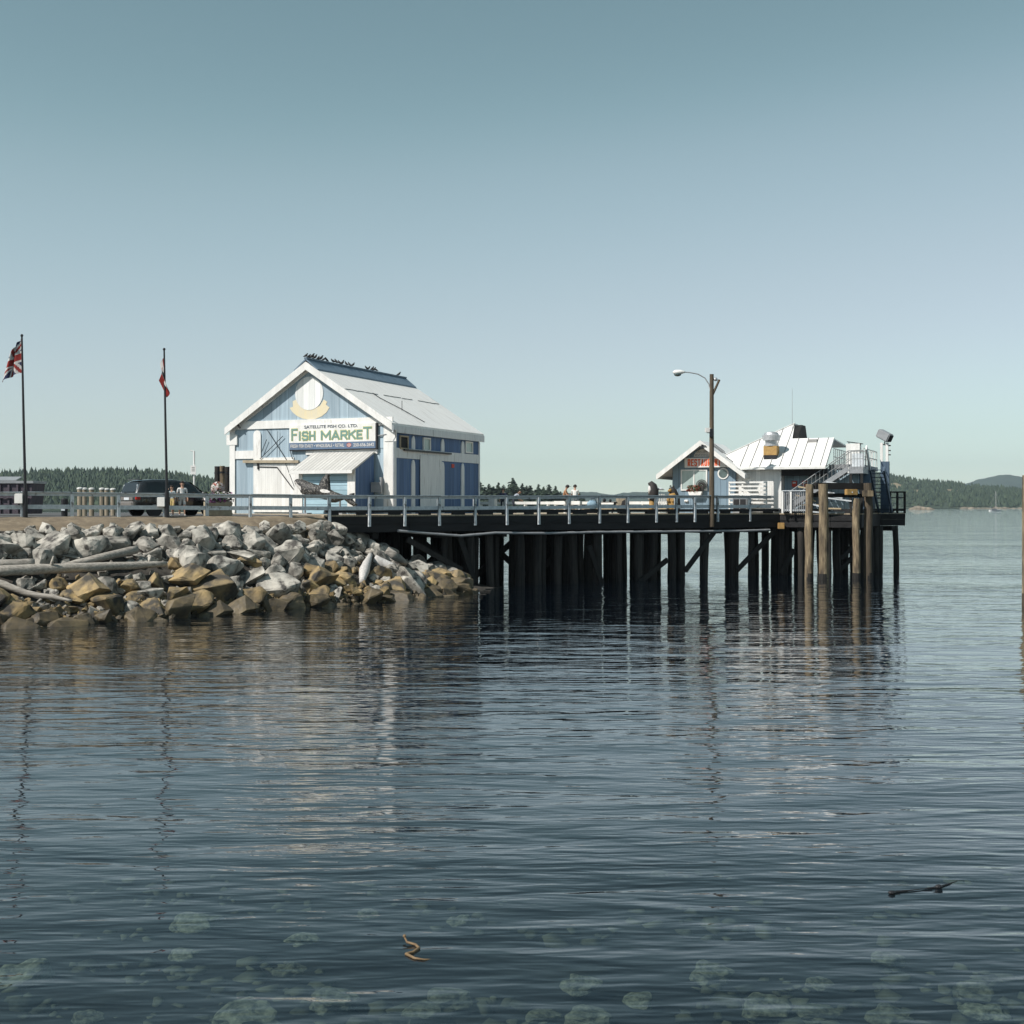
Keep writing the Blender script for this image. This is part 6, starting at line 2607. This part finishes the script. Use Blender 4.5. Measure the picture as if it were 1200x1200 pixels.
for _ in range(2000):
    Y = rr.uniform(9.5, 17.0) if rr.random() < .8 else rr.uniform(18, 23)
    X = rr.uniform(-.55, .55) * Y
    if noise.noise(Vector((X * .45, Y * .45, 4))) < -.05: continue
    sz = rr.uniform(.07, .22) * (1 + 1.3 * rr.random() ** 4)
    vs, fs = rr.choice(small)
    b = len(g.v)
    mxr = Matrix.Rotation(rr.random() * 6, 3, 'Z')
    for v in vs:
        q = mxr @ (v * sz)
        g.v.append((X + q.x * 1.3, Y + q.y * 1.3, bed_z(X, Y) + .03 + q.z * .5 + .25 * noise.noise(Vector((X * .2, Y * .2, 0)))))
    for f in fs:
        g.f.append(tuple(b + k for k in f)); g.m.append(0)
tag(g.build('pebble_bed', M['pebble'], smooth=True), 'blurred bed of small stones under the shallow foreground water', 'pebbles', kind='stuff')
kp = thing('kelp_stalk', 'curled tan kelp stalk floating on the shallow water', 'kelp', (0, 0, 0))
def wpt(px, py, z=.01):
    r = ray(px, py)
    k = (z - CZ) / r.z
    return Vector((0, 0, CZ)) + r * k
g = G()
g.tube([wpt(474, 1098, .05), wpt(477, 1104, .03), wpt(487, 1107), wpt(491, 1111), wpt(484, 1116), wpt(476, 1118), wpt(486, 1123), wpt(497, 1124.5), wpt(516, 1124, -.03)], [.008, .013, .015, .016, .017, .017, .014, .009, .004], 8)
g.build('stalk', M['kelp'], kp, smooth=True)
g = G()
g.ball(wpt(474, 1097, .06), .019, 0, 10, 6)
g.build('bulb', M['kelp'], kp)
fl = thing('floating_weed', 'thin black weed strand with two knots floating on the water at right', 'weed', (0, 0, 0))
g = G()
g.tube([wpt(1043, 1046), wpt(1052, 1045), wpt(1066, 1043.5), wpt(1082, 1041.5), wpt(1098, 1040), wpt(1104, 1038), wpt(1122, 1032.5, .0)], [.012, .016, .008, .004, .016, .011, .004], 7)
g.build('strand', M['black'], fl)
for q, r_ in ((wpt(1045, 1046, .02), .032), (wpt(1100, 1039, .02), .034)):
    g = G()
    g.ball(q, r_, 0, 9, 6, (1.4, 1, .8))
    g.build('knot', M['black'], fl)

# ------------------------------------------------------------------ HAZE
if True:
    g = G()
    g.box(-8200, -320, -9, 8200, 9300, 330)
    hz = g.mesh('haze', [])
    hm = bpy.data.materials.new('haze')
    hm.use_nodes = True
    N, L = hm.node_tree.nodes, hm.node_tree.links
    N.remove(N['Principled BSDF'])
    pv = N.new('ShaderNodeVolumePrincipled')
    pv.inputs['Color'].default_value = (.74, .89, 1.0, 1)
    pv.inputs['Density'].default_value = 0.00007
    pv.inputs['Anisotropy'].default_value = 0.2
    L.new(pv.outputs[0], N['Material Output'].inputs['Volume'])
    hz.materials.append(hm)
    tag(link('haze', hz), kind='stuff')
